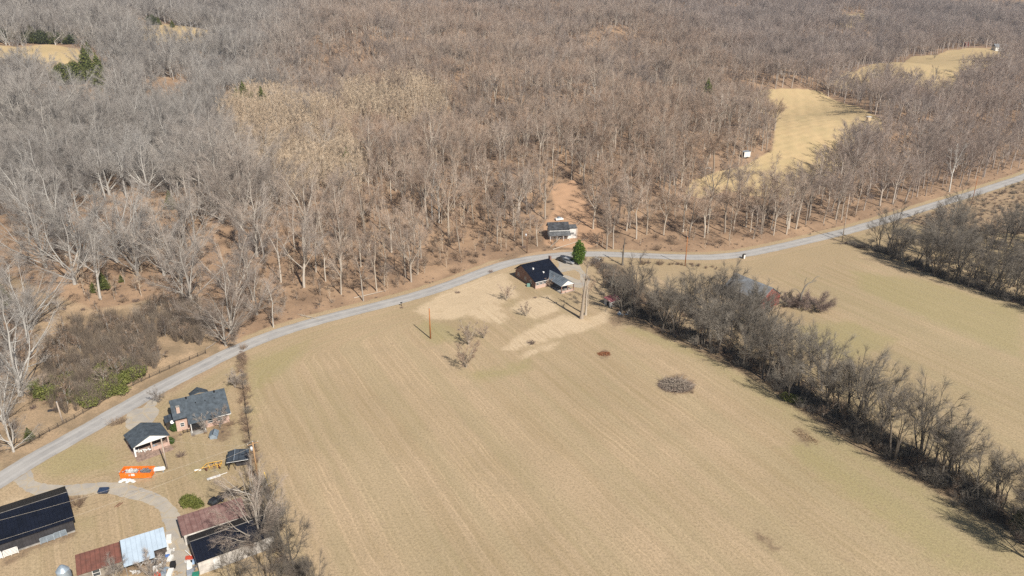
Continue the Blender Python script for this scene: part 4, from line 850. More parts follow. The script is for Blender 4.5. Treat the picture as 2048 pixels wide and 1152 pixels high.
# roadside rail fence
FP = [(28, 905), (60, 888), (100, 866), (150, 838), (200, 808), (250, 780), (300, 757), (340, 740), (380, 722), (412, 708)]
for side, (i0, i1, lb) in enumerate(((0, 7, 'dark weathered rail fence along the left side of the road'), (7, 9, 'short end stretch of dark rail fence near the road bend'))):
    pts = [at(*p) for p in FP[i0:i1 + 1]]; x0, y0, z0 = pts[0]; t = thing('rail_fence', lb, 'fence', (x0, y0, z0)); acc = []
    for a, c in zip(pts[:-1], pts[1:]):
        L = math.dist(a[:2], c[:2]); n = max(1, round(L / 2.4))
        for k in range(n): acc.append(tuple(a[q] + (c[q] - a[q]) * k / n for q in range(3)))
    acc.append(pts[-1]); acc = [(p[0] - x0, p[1] - y0, tz(p[0], p[1]) - z0) for p in acc]
    for p in acc: MB().box(p[0] - .06, p[0] + .06, p[1] - .06, p[1] + .06, p[2] - .2, p[2] + 1.2).build('post', FENW, t)
    for zz in (.35, .7, 1.08):
        b = MB()
        for a, c in zip(acc[:-1], acc[1:]): b.tube((a[0], a[1], a[2] + zz), (c[0], c[1], c[2] + zz + random.Random(int(a[0] * 9)).uniform(-.1, .1)), .042, n=4)
        b.build('rail', FENW, t)
# old wire fence line along the field hedge
pts = [gpx(486, 772), gpx(490, 800), gpx(494, 840), gpx(500, 880)]; t = thing('hedge_fence', 'low dark fence line in the gap of the left field hedge', 'fence', (*pts[0], 0))
for k in range(10):
    x = np.interp(k / 9 * 3, range(4), [p[0] for p in pts]) - pts[0][0]; y = np.interp(k / 9 * 3, range(4), [p[1] for p in pts]) - pts[0][1]; MB().box(x - .05, x + .05, y - .05, y + .05, 0, 1.1).build('post', DARKW, t)
b = MB(); [b.tube((pts[i][0]-pts[0][0], pts[i][1]-pts[0][1], zz), (pts[i+1][0]-pts[0][0], pts[i+1][1]-pts[0][1], zz), .03, n=4) for i in range(3) for zz in (.3, .6, .95)]; b.build('strand', DARKW, t)
# vehicles
def pickup(nm, lb, cat, px, py, rot, body, L=5.4, cab=True, suv=False):
    x, y = gpx(px, py); t = thing(nm, lb, cat, (x, y, 0), rot); b = MB(); w_ = .95
    prof = [(-L/2, .45), (-L/2, .95), (-L*.2, 1.0), (-L*.16, 1.0), (.1 * L, 1.0), (L*.28, .98), (L*.48, .85), (L/2, .6), (L/2, .4)]
    n = len(prof); vs = [(p[0], s_, p[1]) for s_ in (-w_, w_) for p in prof]; b.add(vs, [tuple(range(n)), tuple(reversed(range(n, 2 * n)))] + [(i, i + n, (i + 1) % n + n, (i + 1) % n) for i in range(n)]); b.build('body', body, t)
    c0, c1 = (-L*.46, L*.24) if suv else (-L*.14, L*.24); b = MB(); b.add([(c0,-.86,1.001),(c1,-.86,1.001),(c1,.86,1.001),(c0,.86,1.001),(c0+.2,-.72,1.62),(c1-.75,-.72,1.62),(c1-.75,.72,1.62),(c0+.2,.72,1.62)], [(0,3,2,1),(0,1,5,4),(1,2,6,5),(2,3,7,6),(3,0,4,7),(4,5,6,7)]); g_ = b.build('windows', GLASS, t)
    MB().box(c0 + .18, c1 - .72, -.74, .74, 1.622, 1.68).build('cab_roof', body, t)
    if not suv: MB().box(-L*.48, -L*.17, -.75, .75, .955, 1.005).build('truck_bed', CHAR, t)
    for sx in (-L*.32, L*.31):
        for sy in (-w_ - .02, w_ - .2):
            wh = MB().lathe([(.2, sy), (.36, sy + .02), (.36, sy + .2), (.2, sy + .22)], 14, (0, 0), 'x'); wh.v = [(q[1], q[0], q[2]) for q in wh.v]; w2 = wh.build('wheel', CHAR, t, loc=(sx, 0, .36))
            MB().tube((0, sy - .004, 0), (0, sy + .224, 0), .17, n=8).build('rim', GALV, w2)
    for sy in (-.7, .5): MB().box(L/2 - .06, L/2 + .02, sy, sy + .2, .62, .74).build('headlight', TRIM, t)
    return t
pickup('pickup_truck', 'dark pickup truck with white cab roof parked by the road, left of the silver car', 'truck', 1126, 523, R(-50), M('paint_dark', (.05, .055, .065), .3, .05, spec=.5), 4.8)
pickup('silver_car', 'silver car parked in the shade of the evergreen by the road', 'car', 1138, 526, R(-40), M('paint_silver', (.50, .51, .52), .3, .05, metal=.3, spec=.5), 4.4, suv=True)
pickup('utility_cart', 'small black utility vehicle with white roof behind the maroon roofed shed', 'vehicle', 433, 1006, R(60), M('paint_black', (.03, .03, .035), .4, .1), 3.4, suv=True).scale = (.8, .8, .8)
x, y = gpx(435, 1000)
# trailer-like dark box
O_, a_, L_ = frame(196, 990, 213, 990); t = thing('cargo_trailer', 'small low dark blue trailer beside the curved farm drive', 'trailer', (*O_, 0), R(3)); MB().slab([(0,-.1,.75),(1.9,-.1,.75),(1.9,1.2,.95),(0,1.2,.95)], .06).build('cover', M('navy_sheet', (.03, .05, .10), .4, .1, spec=.5), t); MB().box(.1, 1.8, 0, 1.1, .3, .69).build('box', M('navy_box', (.05, .06, .09), .6, .1), t)
for q in (.2, 1.55): wh = MB().lathe([(.3, q), (.3, q + .12)], 12, (0, 0), 'x').build('wheel', CHAR, t, loc=(0, .5, .3))
# white things, junk around the sheds
r5 = random.Random(11)
GREENM = M('green_tarp', (.03, .22, .15), .7, .1); NAVY = MATS['navy_box']; REDJ = M('red_plastic', (.55, .09, .05), .6, .1); BLUEJ = M('blue_plastic', (.10, .20, .50), .6, .1); TAN = M('cardboard', (.50, .38, .25), .9, .15)
def junk(nm, lb, px, py, size, rz, mt, cat, z=0.0, tilt_=(0, 0), grp=None, lid=None):
    x, y = gpx(px, py); t = thing(nm, lb, cat, (x, y, z), rz, grp); t.rotation_euler = (tilt_[0], tilt_[1], rz); a, c, h = size; e = .06
    b = MB(); b.box(-a/2, a/2, -c/2, c/2, .03, h); b.box(-a/2 - .02, a/2 + .02, -c/2 - .02, -c/2 - .001, h * .1, h * .62); b.build('casing', mt, t)
    MB().box(-a/2 - .03, a/2 + .03, -c/2 - .03, c/2 + .03, h + .002, h + .05).build('lid', lid or mt, t); return t
J = [('freezer', 'white chest freezer standing on the drive beside the sheet roof', 339, 1082, (1.5, .8, .85), 1.9, TRIM, 'freezer'), ('refrigerator', 'white refrigerator lying at the top of the left junk heap', 333, 1098, (1.7, .8, .7), 2.0, TRIM, 'refrigerator'),
 ('storage_box', 'white crate with blue stripe in the left junk heap', 338, 1109, (1.0, .8, .6), 1.8, WHITE_, 'crate'), ('storage_box', 'low white box at the drive edge of the left junk heap', 341, 1120, (1.4, .7, .5), 1.6, TRIM, 'box'),
 ('black_bin', 'black box with white top at the left of the junk heap', 311, 1135, (.9, .9, .8), .3, CHAR, 'bin'), ('black_bin', 'tall black bin right of the junk heap at the drive', 347, 1134, (.8, .9, .9), .2, CHAR, 'bin'),
 ('washing_machine', 'white washing machine at the bottom of the left junk heap', 312, 1143, (.7, .7, .9), .3, TRIM, 'washing machine'), ('storage_box', 'pale grey metal cabinet lying in the left junk heap', 328, 1146, (.8, 1.7, .5), .4, GALV, 'cabinet'),
 ('refrigerator', 'white refrigerator lying at the bottom edge beside the drive', 341, 1150, (.8, 1.7, .7), .1, TRIM, 'refrigerator'), ('cardboard_box', 'tan box behind the lying white refrigerator', 339, 1132, (.9, .6, .6), .2, TAN, 'box'),
 ('refrigerator', 'white refrigerator lying on the right of the drive', 380, 1133, (.85, 1.7, .6), .35, TRIM, 'refrigerator'), ('storage_box', 'grey flat panel crate at the bottom right of the drive', 381, 1147, (1.1, 1.2, .35), .4, M('grey_panel', (.30, .33, .38), .6, .1), 'crate'),
 ('tarp_box', 'dark green covered box at the bottom edge right of the drive', 392, 1152, (1.0, .9, .5), .3, GREENM, 'box'), ('red_tub', 'red tub in the right junk heap', 378, 1117, (1.0, .6, .35), .2, REDJ, 'tub'), ('blue_bin', 'pale blue bin beside the black roofed building', 387, 1127, (.7, .6, .6), .8, M('pale_blue', (.35, .48, .66), .6, .1), 'bin'),
 ('blue_bin', 'bright blue bin in the left junk heap', 336, 1115, (.7, .5, .5), .5, BLUEJ, 'bin')]
for j in J: junk(*j[:8])
for i, (px, py, mt, lb) in enumerate([(322, 1105, TAN, 'tan boards scattered left of the junk heap'), (326, 1122, GREYW, 'grey boards in the middle of the left junk heap'), (318, 1116, CONC, 'pale slabs in the left junk heap'), (296, 1128, RUB, 'bits of rubbish under the sheet roof eave'), (335, 1128, GREYJ, 'dark mixed scrap in the left junk heap'),
      (388, 1138, GREYJ, 'mixed scrap beside the white block wall'), (384, 1120, REDJ, 'red scrap in the right junk heap'), (330, 1139, BLUEG, 'blue grey scrap near the black bins'), (318, 1150, REDJ, 'reddish scrap at the bottom edge'), (300, 1108, TAN, 'tan boards below the sheet roof eave'), (343, 1102, RUB, 'white litter between the junk heap and the drive'), (326, 1132, RUB, 'white rubbish between the two black bins'), (309, 1122, GREYJ, 'grey scrap beside the white plank'), (378, 1125, RUB, 'white litter above the lying refrigerator'), (320, 1135, CONC, 'pale broken slabs between the black box and white crates'), (331, 1117, GREYW, 'grey boards beside the white crate with blue stripe'), (306, 1148, GREYJ, 'dark scrap at the bottom left of the junk heap'), (290, 1140, TAN, 'tan boards in front of the rusty shed'), (272, 1146, RUB, 'pale scrap in front of the rusty shed wall'), (352, 1148, TAN, 'tan scrap on the right edge of the drive')]):
    x, y = gpx(px, py); lumber('scrap_heap', lb, x, y, 0, 60 + i, 16, mt, .6, 'scrap heap')
o = MB().box(-.9, .9, -.05, .05, 0, .06).build('white_plank', TRIM, None, (*gpx(313, 1123), .6)); tag(o, 'white plank lying across the left junk heap', 'plank')
o = MB().box(-1.0, 1.0, -.06, .06, 0, .06).build('white_plank', TRIM, None, (*gpx(377, 1110), .4), rotz=-.7); tag(o, 'white plank at the top of the right junk heap', 'plank')
# farm implement
YEL = M('yellow_paint', (.75, .42, .06), .6, .2); O_, a_, L_ = frame(402, 944, 440, 940); t = thing('hay_rake', 'tangled yellow and rust farm implement beside the tin roofed shed', 'farm implement', (*O_, 0), R(18))
b = MB(); b.tube((.2, .2, .7), (4.0, .5, .8), .07); b.tube((1.2, 1.4, .9), (4.2, 1.5, .9), .07); b.tube((.2, .2, .7), (1.2, 1.4, .9), .06); b.tube((4.0, .5, .8), (4.2, 1.5, .9), .06); b.tube((-1.2, -.2, .4), (.6, .4, .75), .06); b.build('frame', YEL, t)
for k in range(12): bb = MB(); x_ = 1.2 + k * .25; [bb.tube((x_, .3 + (k % 2) * .9, .75), (x_ + .25 * math.cos(q), .3 + (k % 2) * .9 - .35 * math.sin(q), .75 - .5 * abs(math.sin(q)) - .1), .03, n=4) for q in (.5, 1.2, 2.0, 2.7)]; bb.build('tine', YEL if k % 3 else RUST, t)
for q in ((1.0, 0), (3.6, 0), (2.4, 1.6)): MB().lathe([(.1, -.06), (.38, -.05), (.38, .05), (.1, .06)], 14, (0, 0), 'x').build('wheel', CHAR if q[1] else RUST, t, loc=(q[0], q[1], .38), rotz=.6)
O_, a_, L_ = frame(415, 961, 442, 952); o = MB().slab([(0,0,.12),(2.6,0,.1),(2.6,.55,.12),(0,.6,.14)], .1).tube((2.6, .3, .12), (4.0, .35, .1), .06).build('plastic_sheet', TRIM, None, (*O_, 0), rotz=a_); tag(o, 'white plastic sheet with a rod lying on the grass below the yellow implement', 'sheet')
o = MB().lathe([(.04, -.7), (.2, -.6), (.22, .5), (.04, .7)], 10, (0, .22), 'x').build('white_drum', TRIM, None, (*gpx(396, 942), 0), True, .2); tag(o, 'white drum at the left end of the yellow implement', 'drum')
# wood heap, branch pile, rusty frame
T = TB(); rq = np.random.default_rng(3)
for k in range(40): p = np.array([rq.normal(0, 1.2), rq.normal(0, .5), rq.uniform(.1, .9)]); d = unit(np.array([1, rq.normal(0, .25), rq.normal(0, .12)])); T.tube([p - d * 1.1, p + d * 1.1], [.07, .05], 5)
o = bpy.data.objects.new('timber_pile', T.mesh('timber_pile', DARKW)); COL.objects.link(o); o.location = (*gpx(463, 990), 0); o.rotation_euler = (0, 0, R(35)); tag(o, 'dark pile of old timber under the leaning pale tree', 'woodpile')
T = TB()
for k in range(520):
    a = rq.uniform(0, 6.28); q = rq.uniform(0, 1) ** .6; p = np.array([math.cos(a) * q * 3.9, math.sin(a) * q * 2.9, .15 + (1 - q) * rq.uniform(.2, 1.7)]); d = unit(np.array([rq.normal(), rq.normal(), rq.normal(0, .35)])); L = rq.uniform(.9, 2.4)
    m_ = p + d * L * .5 + rq.normal(0, .12, 3); T.tube([p, m_, p + d * L + np.array([0, 0, .1])], [.075, .05, .015], 4)
t = thing('branch_pile', 'round pile of cut grey branches and dark brush in the open field', 'branch pile', (*gpx(1352, 772), 0)); o = bpy.data.objects.new('pale_branches', T.mesh('pale_branches', BK)); COL.objects.link(o); o.parent = t
T = TB(); P = []; D = []
for k in range(4200): a = rq.uniform(0, 6.28); q = rq.uniform(0, 1) ** .5; P.append([math.cos(a) * q * 4.3, math.sin(a) * q * 3.3, .05 + (1 - q) * rq.uniform(0, 1.5)]); D.append(unit(np.array([math.cos(a), math.sin(a), .4]) * .6 + rq.normal(0, .6, 3) * np.array([1, 1, .5])))
T.twigs(np.array(P), np.array(D), rq.uniform(.4, 1.1, 4200), np.full(4200, .035), rq); o = bpy.data.objects.new('dark_brush', T.mesh('dark_brush', PUR)); COL.objects.link(o); o.parent = t
RL = leaf_mat('dead_leaves', (.26, .10, .045), (.34, .15, .07)); BW = leaf_mat('dry_weeds', (.28, .19, .11), (.36, .26, .16))
for px, py, sx, sy, rz, mt, lb in ((1208, 708, 1.7, 1.3, 0, RL, 'small heap of rust brown leaves in the open field'), (1611, 874, 3.4, 1.3, -1.0, BW, 'long scuffed patch of dry brown weeds near the hedgerow')):
    o = bpy.data.objects.new('leaf_heap' if mt is RL else 'weed_patch', leafy(int(px), [(0, 0, .0, sx, sy, .22), (sx * .5, sy * .4, 0, sx * .5, sy * .6, .15), (-sx * .6, -sy * .3, 0, sx * .4, sy * .5, .12)], 1500 if mt is RL else 420, .16 if mt is RL else .2).mesh('heap', mt)); COL.objects.link(o); o.location = (*gpx(px, py), 0); o.rotation_euler = (0, 0, rz); tag(o, lb, 'leaf heap' if mt is RL else 'weeds')
b = MB(); [b.tube((q, 0, .1), (q + .5, 1.4, .12), .06, n=5) for q in (0, .5)]; [b.tube((.12 * k, .35 * k, .12), (.5 + .12 * k, .35 * k, .12), .03, n=4) for k in range(1, 4)]; o = b.build('ladder', RUST, None, (*gpx(229, 1015), 0)); tag(o, 'small rusty ladder lying on the grass near the black barn', 'ladder')
# mailbox, culvert pipe, junk by red roof shed, fire pit
x, y = gpx(803, 612); t = thing('mailbox', 'dark mailbox on a post beside the road across from the middle wood', 'mailbox', (x, y, 0), .6); MB().box(-.06, .06, -.06, .06, 0, 1.0).build('post', DARKW, t); MB().lathe([(.16, -.3), (.16, .3)], 10, (0, 1.12), 'x').build('box', CHAR, t)
x, y = gpx(1488, 517); t = thing('road_post', 'white post with dark side standing at the road edge above the barn', 'post', (x, y, 0), .3); MB().box(-.25, .25, -.25, .25, 0, 1.5).build('body', TRIM, t); MB().box(-.75, -.36, -.2, .2, 0, 1.5).build('dark_side', DARKW, t); MB().box(-.4, .4, -.35, .35, 1.502, 1.62).build('cap', DARKW, t)
x, y = gpx(1196, 523); t = thing('culvert_pipe', 'open pale concrete pipe lying beside the dark brush', 'pipe', (x, y, .0), R(130)); bb = MB(); n = 20
for (ra, za) in ((.75, -1.2), (.75, 1.2), (.6, 1.2), (.6, -1.2)): bb.v += [(za, ra * math.cos(2*math.pi*i/n), .75 + ra * math.sin(2*math.pi*i/n)) for i in range(n)]
for k in range(4): bb.f += [(k*n+i, k*n+(i+1)%n, ((k+1)%4)*n+(i+1)%n, ((k+1)%4)*n+i) for i in range(n)]
bb.build('pipe_wall', CONC, t)
lumber('scrap_heap', 'grey scrap left of the white sawhorse beside the hedgerow', *gpx(1242, 630), 0, 81, 18, GALV, .8, 'scrap heap'); lumber('scrap_heap', 'pale rubble beside the red roofed shed', *gpx(1226, 614), 0, 83, 12, CONC, .5, 'scrap heap')
o = MB().tube((-.7, 0, 0), (0, 0, 1.7), .07).tube((.7, 0, 0), (0, 0, 1.7), .07).tube((-.35, 0, .85), (.35, 0, .85), .05).build('sawhorse', TRIM, None, (*gpx(1257, 630), 0)); tag(o, 'white A shaped sawhorse standing on the scrap beside the hedgerow', 'sawhorse')
o = MB().lathe([(.5, 0), (.55, .3), (.45, .32), (.4, .05)], 12).build('fire_pit', CHAR, None, (*gpx(1115, 549), 0)); tag(o, 'small black fire pit in the loop of the house drive', 'fire pit')
x, y, z = at(1118, 440); t = thing('old_car_shell', 'white and rusty car shell on the slope behind the white house', 'car', (x, y, z), .4); MB().add([(-1.6,-.8,.2),(1.6,-.8,.2),(1.6,.8,.2),(-1.6,.8,.2),(-1.5,-.7,.8),(1.5,-.7,.7),(1.5,.7,.7),(-1.5,.7,.8)], [(0,3,2,1),(0,1,5,4),(1,2,6,5),(2,3,7,6),(3,0,4,7),(4,5,6,7)]).build('body', TRIM, t); MB().add([(-.7,-.6,.78),(.7,-.6,.76),(.7,.6,.76),(-.7,.6,.78),(-.4,-.5,1.2),(.4,-.5,1.2),(.4,.5,1.2),(-.4,.5,1.2)], [(0,1,5,4),(1,2,6,5),(2,3,7,6),(3,0,4,7),(4,5,6,7)]).build('cab', BLUEG, t)
x, y, z = at(1417, 338); lumber('scrap_heap', 'small pale scrap heap at the wood edge left of the white trailer', x, y, z, 85, 14, TRIM, .8, 'scrap heap')
# fallen trunks
for i, (p, q, r, lb, mt) in enumerate([((412, 700), (436, 684), .16, 'fallen log beside the road bend', BK), ((500, 632), (507, 600), .12, 'bent pale fallen trunk at the wood edge', BK), ((708, 598), (765, 585), .12, 'pale broken trunk at the wood edge near the road', BK), ((640, 640), (600, 632), .12, 'pale fallen limb near the road', BK),
      ((368, 520), (400, 512), .2, 'fallen log on the left slope', BK), ((1100, 495), (1160, 455), .22, 'fallen pale tree lying against the white house', BK), ((1105, 500), (1175, 478), .16, 'second fallen tree in front of the white house', BK), ((1440, 330), (1455, 345), .2, 'leaning broken trunk left of the white trailer', BK), ((1500, 100 + 250), (1470, 362), .12, 'fallen limb in the wood below the trailer', BK)]):
    a, c = at(*p), at(*q); h = 2.5 if 'arch' in lb or 'against' in lb or 'leaning' in lb else .3; T = TB(); mid = [(a[k] + c[k]) / 2 for k in range(3)]; T.tube([(a[0], a[1], a[2] + .1), (mid[0] + .3, mid[1], mid[2] + h * .8), (c[0], c[1], c[2] + h)], [r, r * .8, r * .4], 6)
    rq = np.random.default_rng(i); P, D = [], []
    for k in range(60): u_ = rq.uniform(.4, 1); P.append([mid[0] + (c[0]-mid[0])*(u_*2-.8), mid[1] + (c[1]-mid[1])*(u_*2-.8), mid[2] + h * u_]); D.append(unit(np.array([c[0]-a[0], c[1]-a[1], 1.5]) / 6 + rq.normal(0, .5, 3)))
    T.twigs(np.array(P), np.array(D), rq.uniform(.5, 1.6, 60), np.full(60, .05), rq); o = bpy.data.objects.new('fallen_trunk', T.mesh('fallen_trunk', mt)); COL.objects.link(o); tag(o, lb, 'log')
# ------------------------------------------------------------------ woods
rng = np.random.default_rng(77)
def scatter(cell, x0, x1, y0, y1, jit=.95):
    a, b = np.meshgrid(np.arange(x0, x1, cell), np.arange(y0, y1, cell)); a = a.ravel() + rng.uniform(-.5, .5, a.size) * cell * jit; b = b.ravel() + rng.uniform(-.5, .5, b.size) * cell * jit
    return a, b
def visible(x, y, z, m_=90):
    px, py = proj(x, y, z + 8); return (px > -m_) & (px < 2048 + m_) & (py > -60) & (py < 1152 + 160)
def inany(x, y, polys):
    r = np.zeros(len(x), bool)
    for p in polys: r |= inside(x, y, p)
    return r
# far-side woodland trees
X, Y = scatter(5.4, -900, 900, 60, 1240); s = road_s(X, Y); k = (s > 7) & (Y > 0)
X, Y, s = X[k], Y[k], s[k]; Z = terrain(X, Y); k = visible(X, Y, Z); X, Y, Z, s = X[k], Y[k], Z[k], s[k]
cl = inany(X, Y, [CLEAR[q] for q in CLEAR]); sapz = inany(X, Y, SAPZ); k = ~cl & ~(sapz & (rng.uniform(size=len(X)) < .93 + .3 * waves(X * 5, Y * 5)))
ppx, ppy = proj(X, Y, Z)
dn = .5 + .5 * waves(X * 3.1 + 11, Y * 3.3)                       # natural thinning in stands of a few dozen metres
keep = np.clip(.38 + .75 * dn, .3, 1); keep = np.where((ppx < 480) & (ppy > 400), keep * .30, keep); keep = np.where((ppx >= 480) & (ppx < 1400) & (ppy > 400), keep * .62, keep)
strip = W((1370, 372), (1440, 350), (1500, 335), (1560, 400), (1500, 440), (1380, 450)); strip2 = W((1385, 400), (1560, 395), (1580, 450), (1390, 455)); keep = np.where(inside(X, Y, strip), keep * .25, keep); keep = np.where(inside(X, Y, strip2), keep * .35, keep)
keep = np.where((ppx > 480) & (ppx < 1250), keep * .8, keep)
keep = np.where(Y > 600, np.maximum(keep, .52), keep); k &= rng.uniform(size=len(X)) < keep
PATHC = at(1150, 420)
X, Y, Z, s = X[k], Y[k], Z[k], s[k]
west = X + .22 * Y + 40 * waves(X * 1.7, Y * 1.7) < -22
rs = rng.uniform(size=len(X)); hh_ = 1 + .22 * waves(X * 4.3 + 5, Y * 4.1) + .08 * waves(X * 11, Y * 12)
kindf = np.where(west & (rs < .55), 'broad', np.where((s < 130) & (rs < .62), 'thin', 'wood'))
var = {'wood': 6, 'thin': 4, 'broad': 4}
TREES = [(f"{kindf[i]}{rng.integers(var[kindf[i]])}", X[i], Y[i], Z[i] - .1, rng.uniform(0, 6.28), float(rng.uniform(.72, 1.12) if Y[i] < 380 else rng.uniform(.5, .95)) * (1.3 if rng.uniform() < .07 else 1.0) * float(hh_[i])) for i in range(len(X))]
# white sycamores seen on the slope
WHITE = [(865, 440, 'white0', .95), (878, 446, 'white1', .9), (1195, 325, 'white0', .8), (1898, 385, 'white0', .95), (980, 215, 'white1', .9), (1125, 240, 'white1', .7), (1190, 235, 'white1', .9), (622, 302, 'white0', .6), (535, 250, 'white0', .5), (705, 395, 'white0', .6)]
for i, (px, py, ky, sc) in enumerate(WHITE):
    x, y, z = at(px, py)
    plant(ky, x, y, z, i * 1.7, sc, 'sycamore_tree', ['white barked sycamore with forked crown in the middle of the wood', 'white barked sycamore beside its forked twin in the middle of the wood',
      'pale sycamore above the bare orange slope behind the white house', 'white leaning sycamore at the wood edge beside the far right road', 'small white sycamore high in the middle wood near the pale saplings',
      'small white sycamore high in the wood, left of two others', 'small white sycamore high in the wood, right of two others', 'thin white trunk standing among the tan saplings', 'thin white trunk at the left end of the tan saplings', 'thin white trunk in the brown wood below the tan saplings'][i], 'tree')
# single landmark trees in the wood and yards: (px, py, kind, scale, rotation, label)
LAND = [(150, 570, 'broad0', 1.08, 2.1, 'big silver bare tree with low side branches, right of two on the left slope'),
 (92, 535, 'broad1', 1.10, .4, 'big silver bare tree with wide crown, left of two on the left slope'),
 (42, 792, 'broad0', 1.10, 3.3, 'tall pale tree with many upright stems at the left edge'),
 (276, 552, 'broad2', 1.15, 1.2, 'silver forked tree above the small green cedars'), (394, 500, 'wood0', 1.15, .9, 'tall silver tree on the slope above the fallen logs'),
 (472, 600, 'broad2', 1.05, 4.4, 'silver spreading tree at the edge of the leafy slope'), (452, 692, 'broad1', .62, 2.2, 'dark crooked tree beside the road bend'),
 (375, 502, 'thin0', 1.25, 1.9, 'slim pale trunk pair tree on the left slope'), (562, 565, 'thin0', 1.25, 5.1, 'tall pale trunk leaning left in the middle slope'),
 (632, 545, 'thin1', 1.25, .1, 'tall forked pale trunk in the middle slope'), (727, 603, 'thin1', 1.0, 2.1, 'pale straight trunk standing close to the road'),
 (547, 655, 'thin2', .9, 3.1, 'small tree with rounded grey crown beside the road'), (1186, 458, 'wood2', .95, 1.1, 'tall tree right of the white house with two roofs'),
 (1213, 500, 'wood4', .85, 3.1, 'tall clump tree beside the road right of the evergreen'), (1226, 498, 'thin1', .95, 4.1, 'slim trunk beside the road right of the clump tree'),
 (932, 735, 'yard0', 1.08, .7, 'bare yard tree with dense crown nearest the open field'), (938, 690, 'yard1', .95, 2.9, 'bare yard tree with dark bent limbs behind the dense one'),
 (968, 677, 'yard1', .62, 1.9, 'small dark forked tree, right of the yard tree pair'), (1012, 600, 'yard2', .80, 3.3, 'low spreading bare tree on the pale lawn near the brick house'),
 (1053, 632, 'yard0', .62, 5.0, 'small thin bare tree on the lawn below the brick house'),
 (1163, 637, 'snag0', 1.0, 1.0, 'tall dead tree trunk with broken top beside the porch shadow'), (1171, 630, 'snag1', .95, 2.4, 'shorter dead trunk right behind the tall one'),
 (1176, 612, 'thin2', .55, .4, 'small bare tree behind the dead trunks'), (1222, 582, 'snag2', .9, 3.7, 'stout pale trunk with stubby limbs above the red roofed shed'),
 (1100, 575, 'yard1', .5, 1.0, 'small bare tree beside the metal porch roof'), (1597, 617, 'crooked0', 1.0, .5, 'black dead tree with one long crooked limb beside the red barn'),
 (1632, 618, 'purple0', .95, .5, 'low purple brown spreading tree right of the crooked dead tree'), (1588, 612, 'purple0', .75, 2.5, 'low purple brown tree between the barn and the crooked dead tree'),
 (1447, 622, 'row1', 1.15, .3, 'tall grey multi-stem tree at the left end of the red barn'), (1388, 600, 'row3', 1.0, 1.3, 'bent grey tree left of the red barn'),
 (1245, 530, 'snag2', 1.1, 4.6, 'dark dead tree with wide arms in front of the road'),
 (440, 855, 'yard0', .70, 1.5, 'small pale tree in front of the brick ranch house wall'), (409, 862, 'yard1', .60, 3.5, 'small bare tree beside the ranch house porch'),
 (318, 805, 'yard2', .60, 2.2, 'low bare tree between the road and the ranch house'), (470, 775, 'yard1', .7, .3, 'bare brown tree at the upper end of the field hedge'),
 (525, 1088, 'broad1', .68, 1.1, 'large pale bare tree behind the black roofed building'), (512, 1005, 'broad2', .50, 3.0, 'pale leaning tree above the woodpile'),
 (592, 1150, 'row0', .95, 2.0, 'round dark bare tree at the bottom edge beside the field'), (545, 1190, 'row1', 1.0, 4.0, 'bare tree at the bottom edge below the large pale one'),
 (480, 1190, 'row2', .8, 5.0, 'low bare tree at the bottom edge in front of the white wall'), (560, 1075, 'row3', .8, .6, 'dark bare tree between the large pale one and the field'),
 (545, 1035, 'row2', .68, 1.6, 'small dark bare tree behind the large pale one'), (638, 1210, 'row3', .8, .6, 'bare tree cut by the bottom edge, farthest into the field'),
 (305, 1165, 'yard0', .8, 2.6, 'thin bare tree before the white sheet roof'), (232, 1160, 'yard1', .7, .6, 'small bare tree before the rusty roof'),
 (1208, 225, 'broad1', .6, .3, 'dark tree in the distant wood'), (1415, 330, 'wood3', .6, 2, 'bare tree beside the pale trailer at the hill field'),
 (1495, 365, 'thin2', .7, 1, 'lone bare tree in the lower part of the hill field'), (1548, 362, 'thin1', .75, 4, 'lone bare tree with long shadow in the hill field'),
 (1812, 175, 'row2', .8, 1, 'small lone tree in the far field'), (1868, 165, 'row1', .9, 3, 'larger lone tree in the far field'), (1868, 118, 'row3', .5, 3, 'tiny lone tree on the crest of the far field'),
 (10, 850, 'broad2', .75, 1.2, 'bare silver tree at the left edge above the fence'), (28, 905, 'broad0', .5, 4.2, 'lowest bare silver tree at the left edge beside the fence')]
nplant = 0
for px, py, ky, sc, ro, lb in LAND:
    x, y, z = at(px, py) if py < 1152 else (*gpx(px, py), 0.0)
    plant(ky, x, y, z, ro, sc, 'bare_tree', lb, 'tree'); nplant += 1
for i, (px, py) in enumerate([(1425, 640), (1450, 650), (1478, 660), (1508, 668), (1452, 626), (1535, 662), (1440, 665), (1490, 648), (1515, 650), (1462, 672)]):
    x, y = gpx(px, py); plant(f'row{(i * 5) % 6}', x, y, 0, i * 1.1, 1.0 + .06 * (i % 5), 'bare_tree', 'bare tree standing directly in front of the red barn', 'tree', 'trees screening the red barn'); nplant += 1
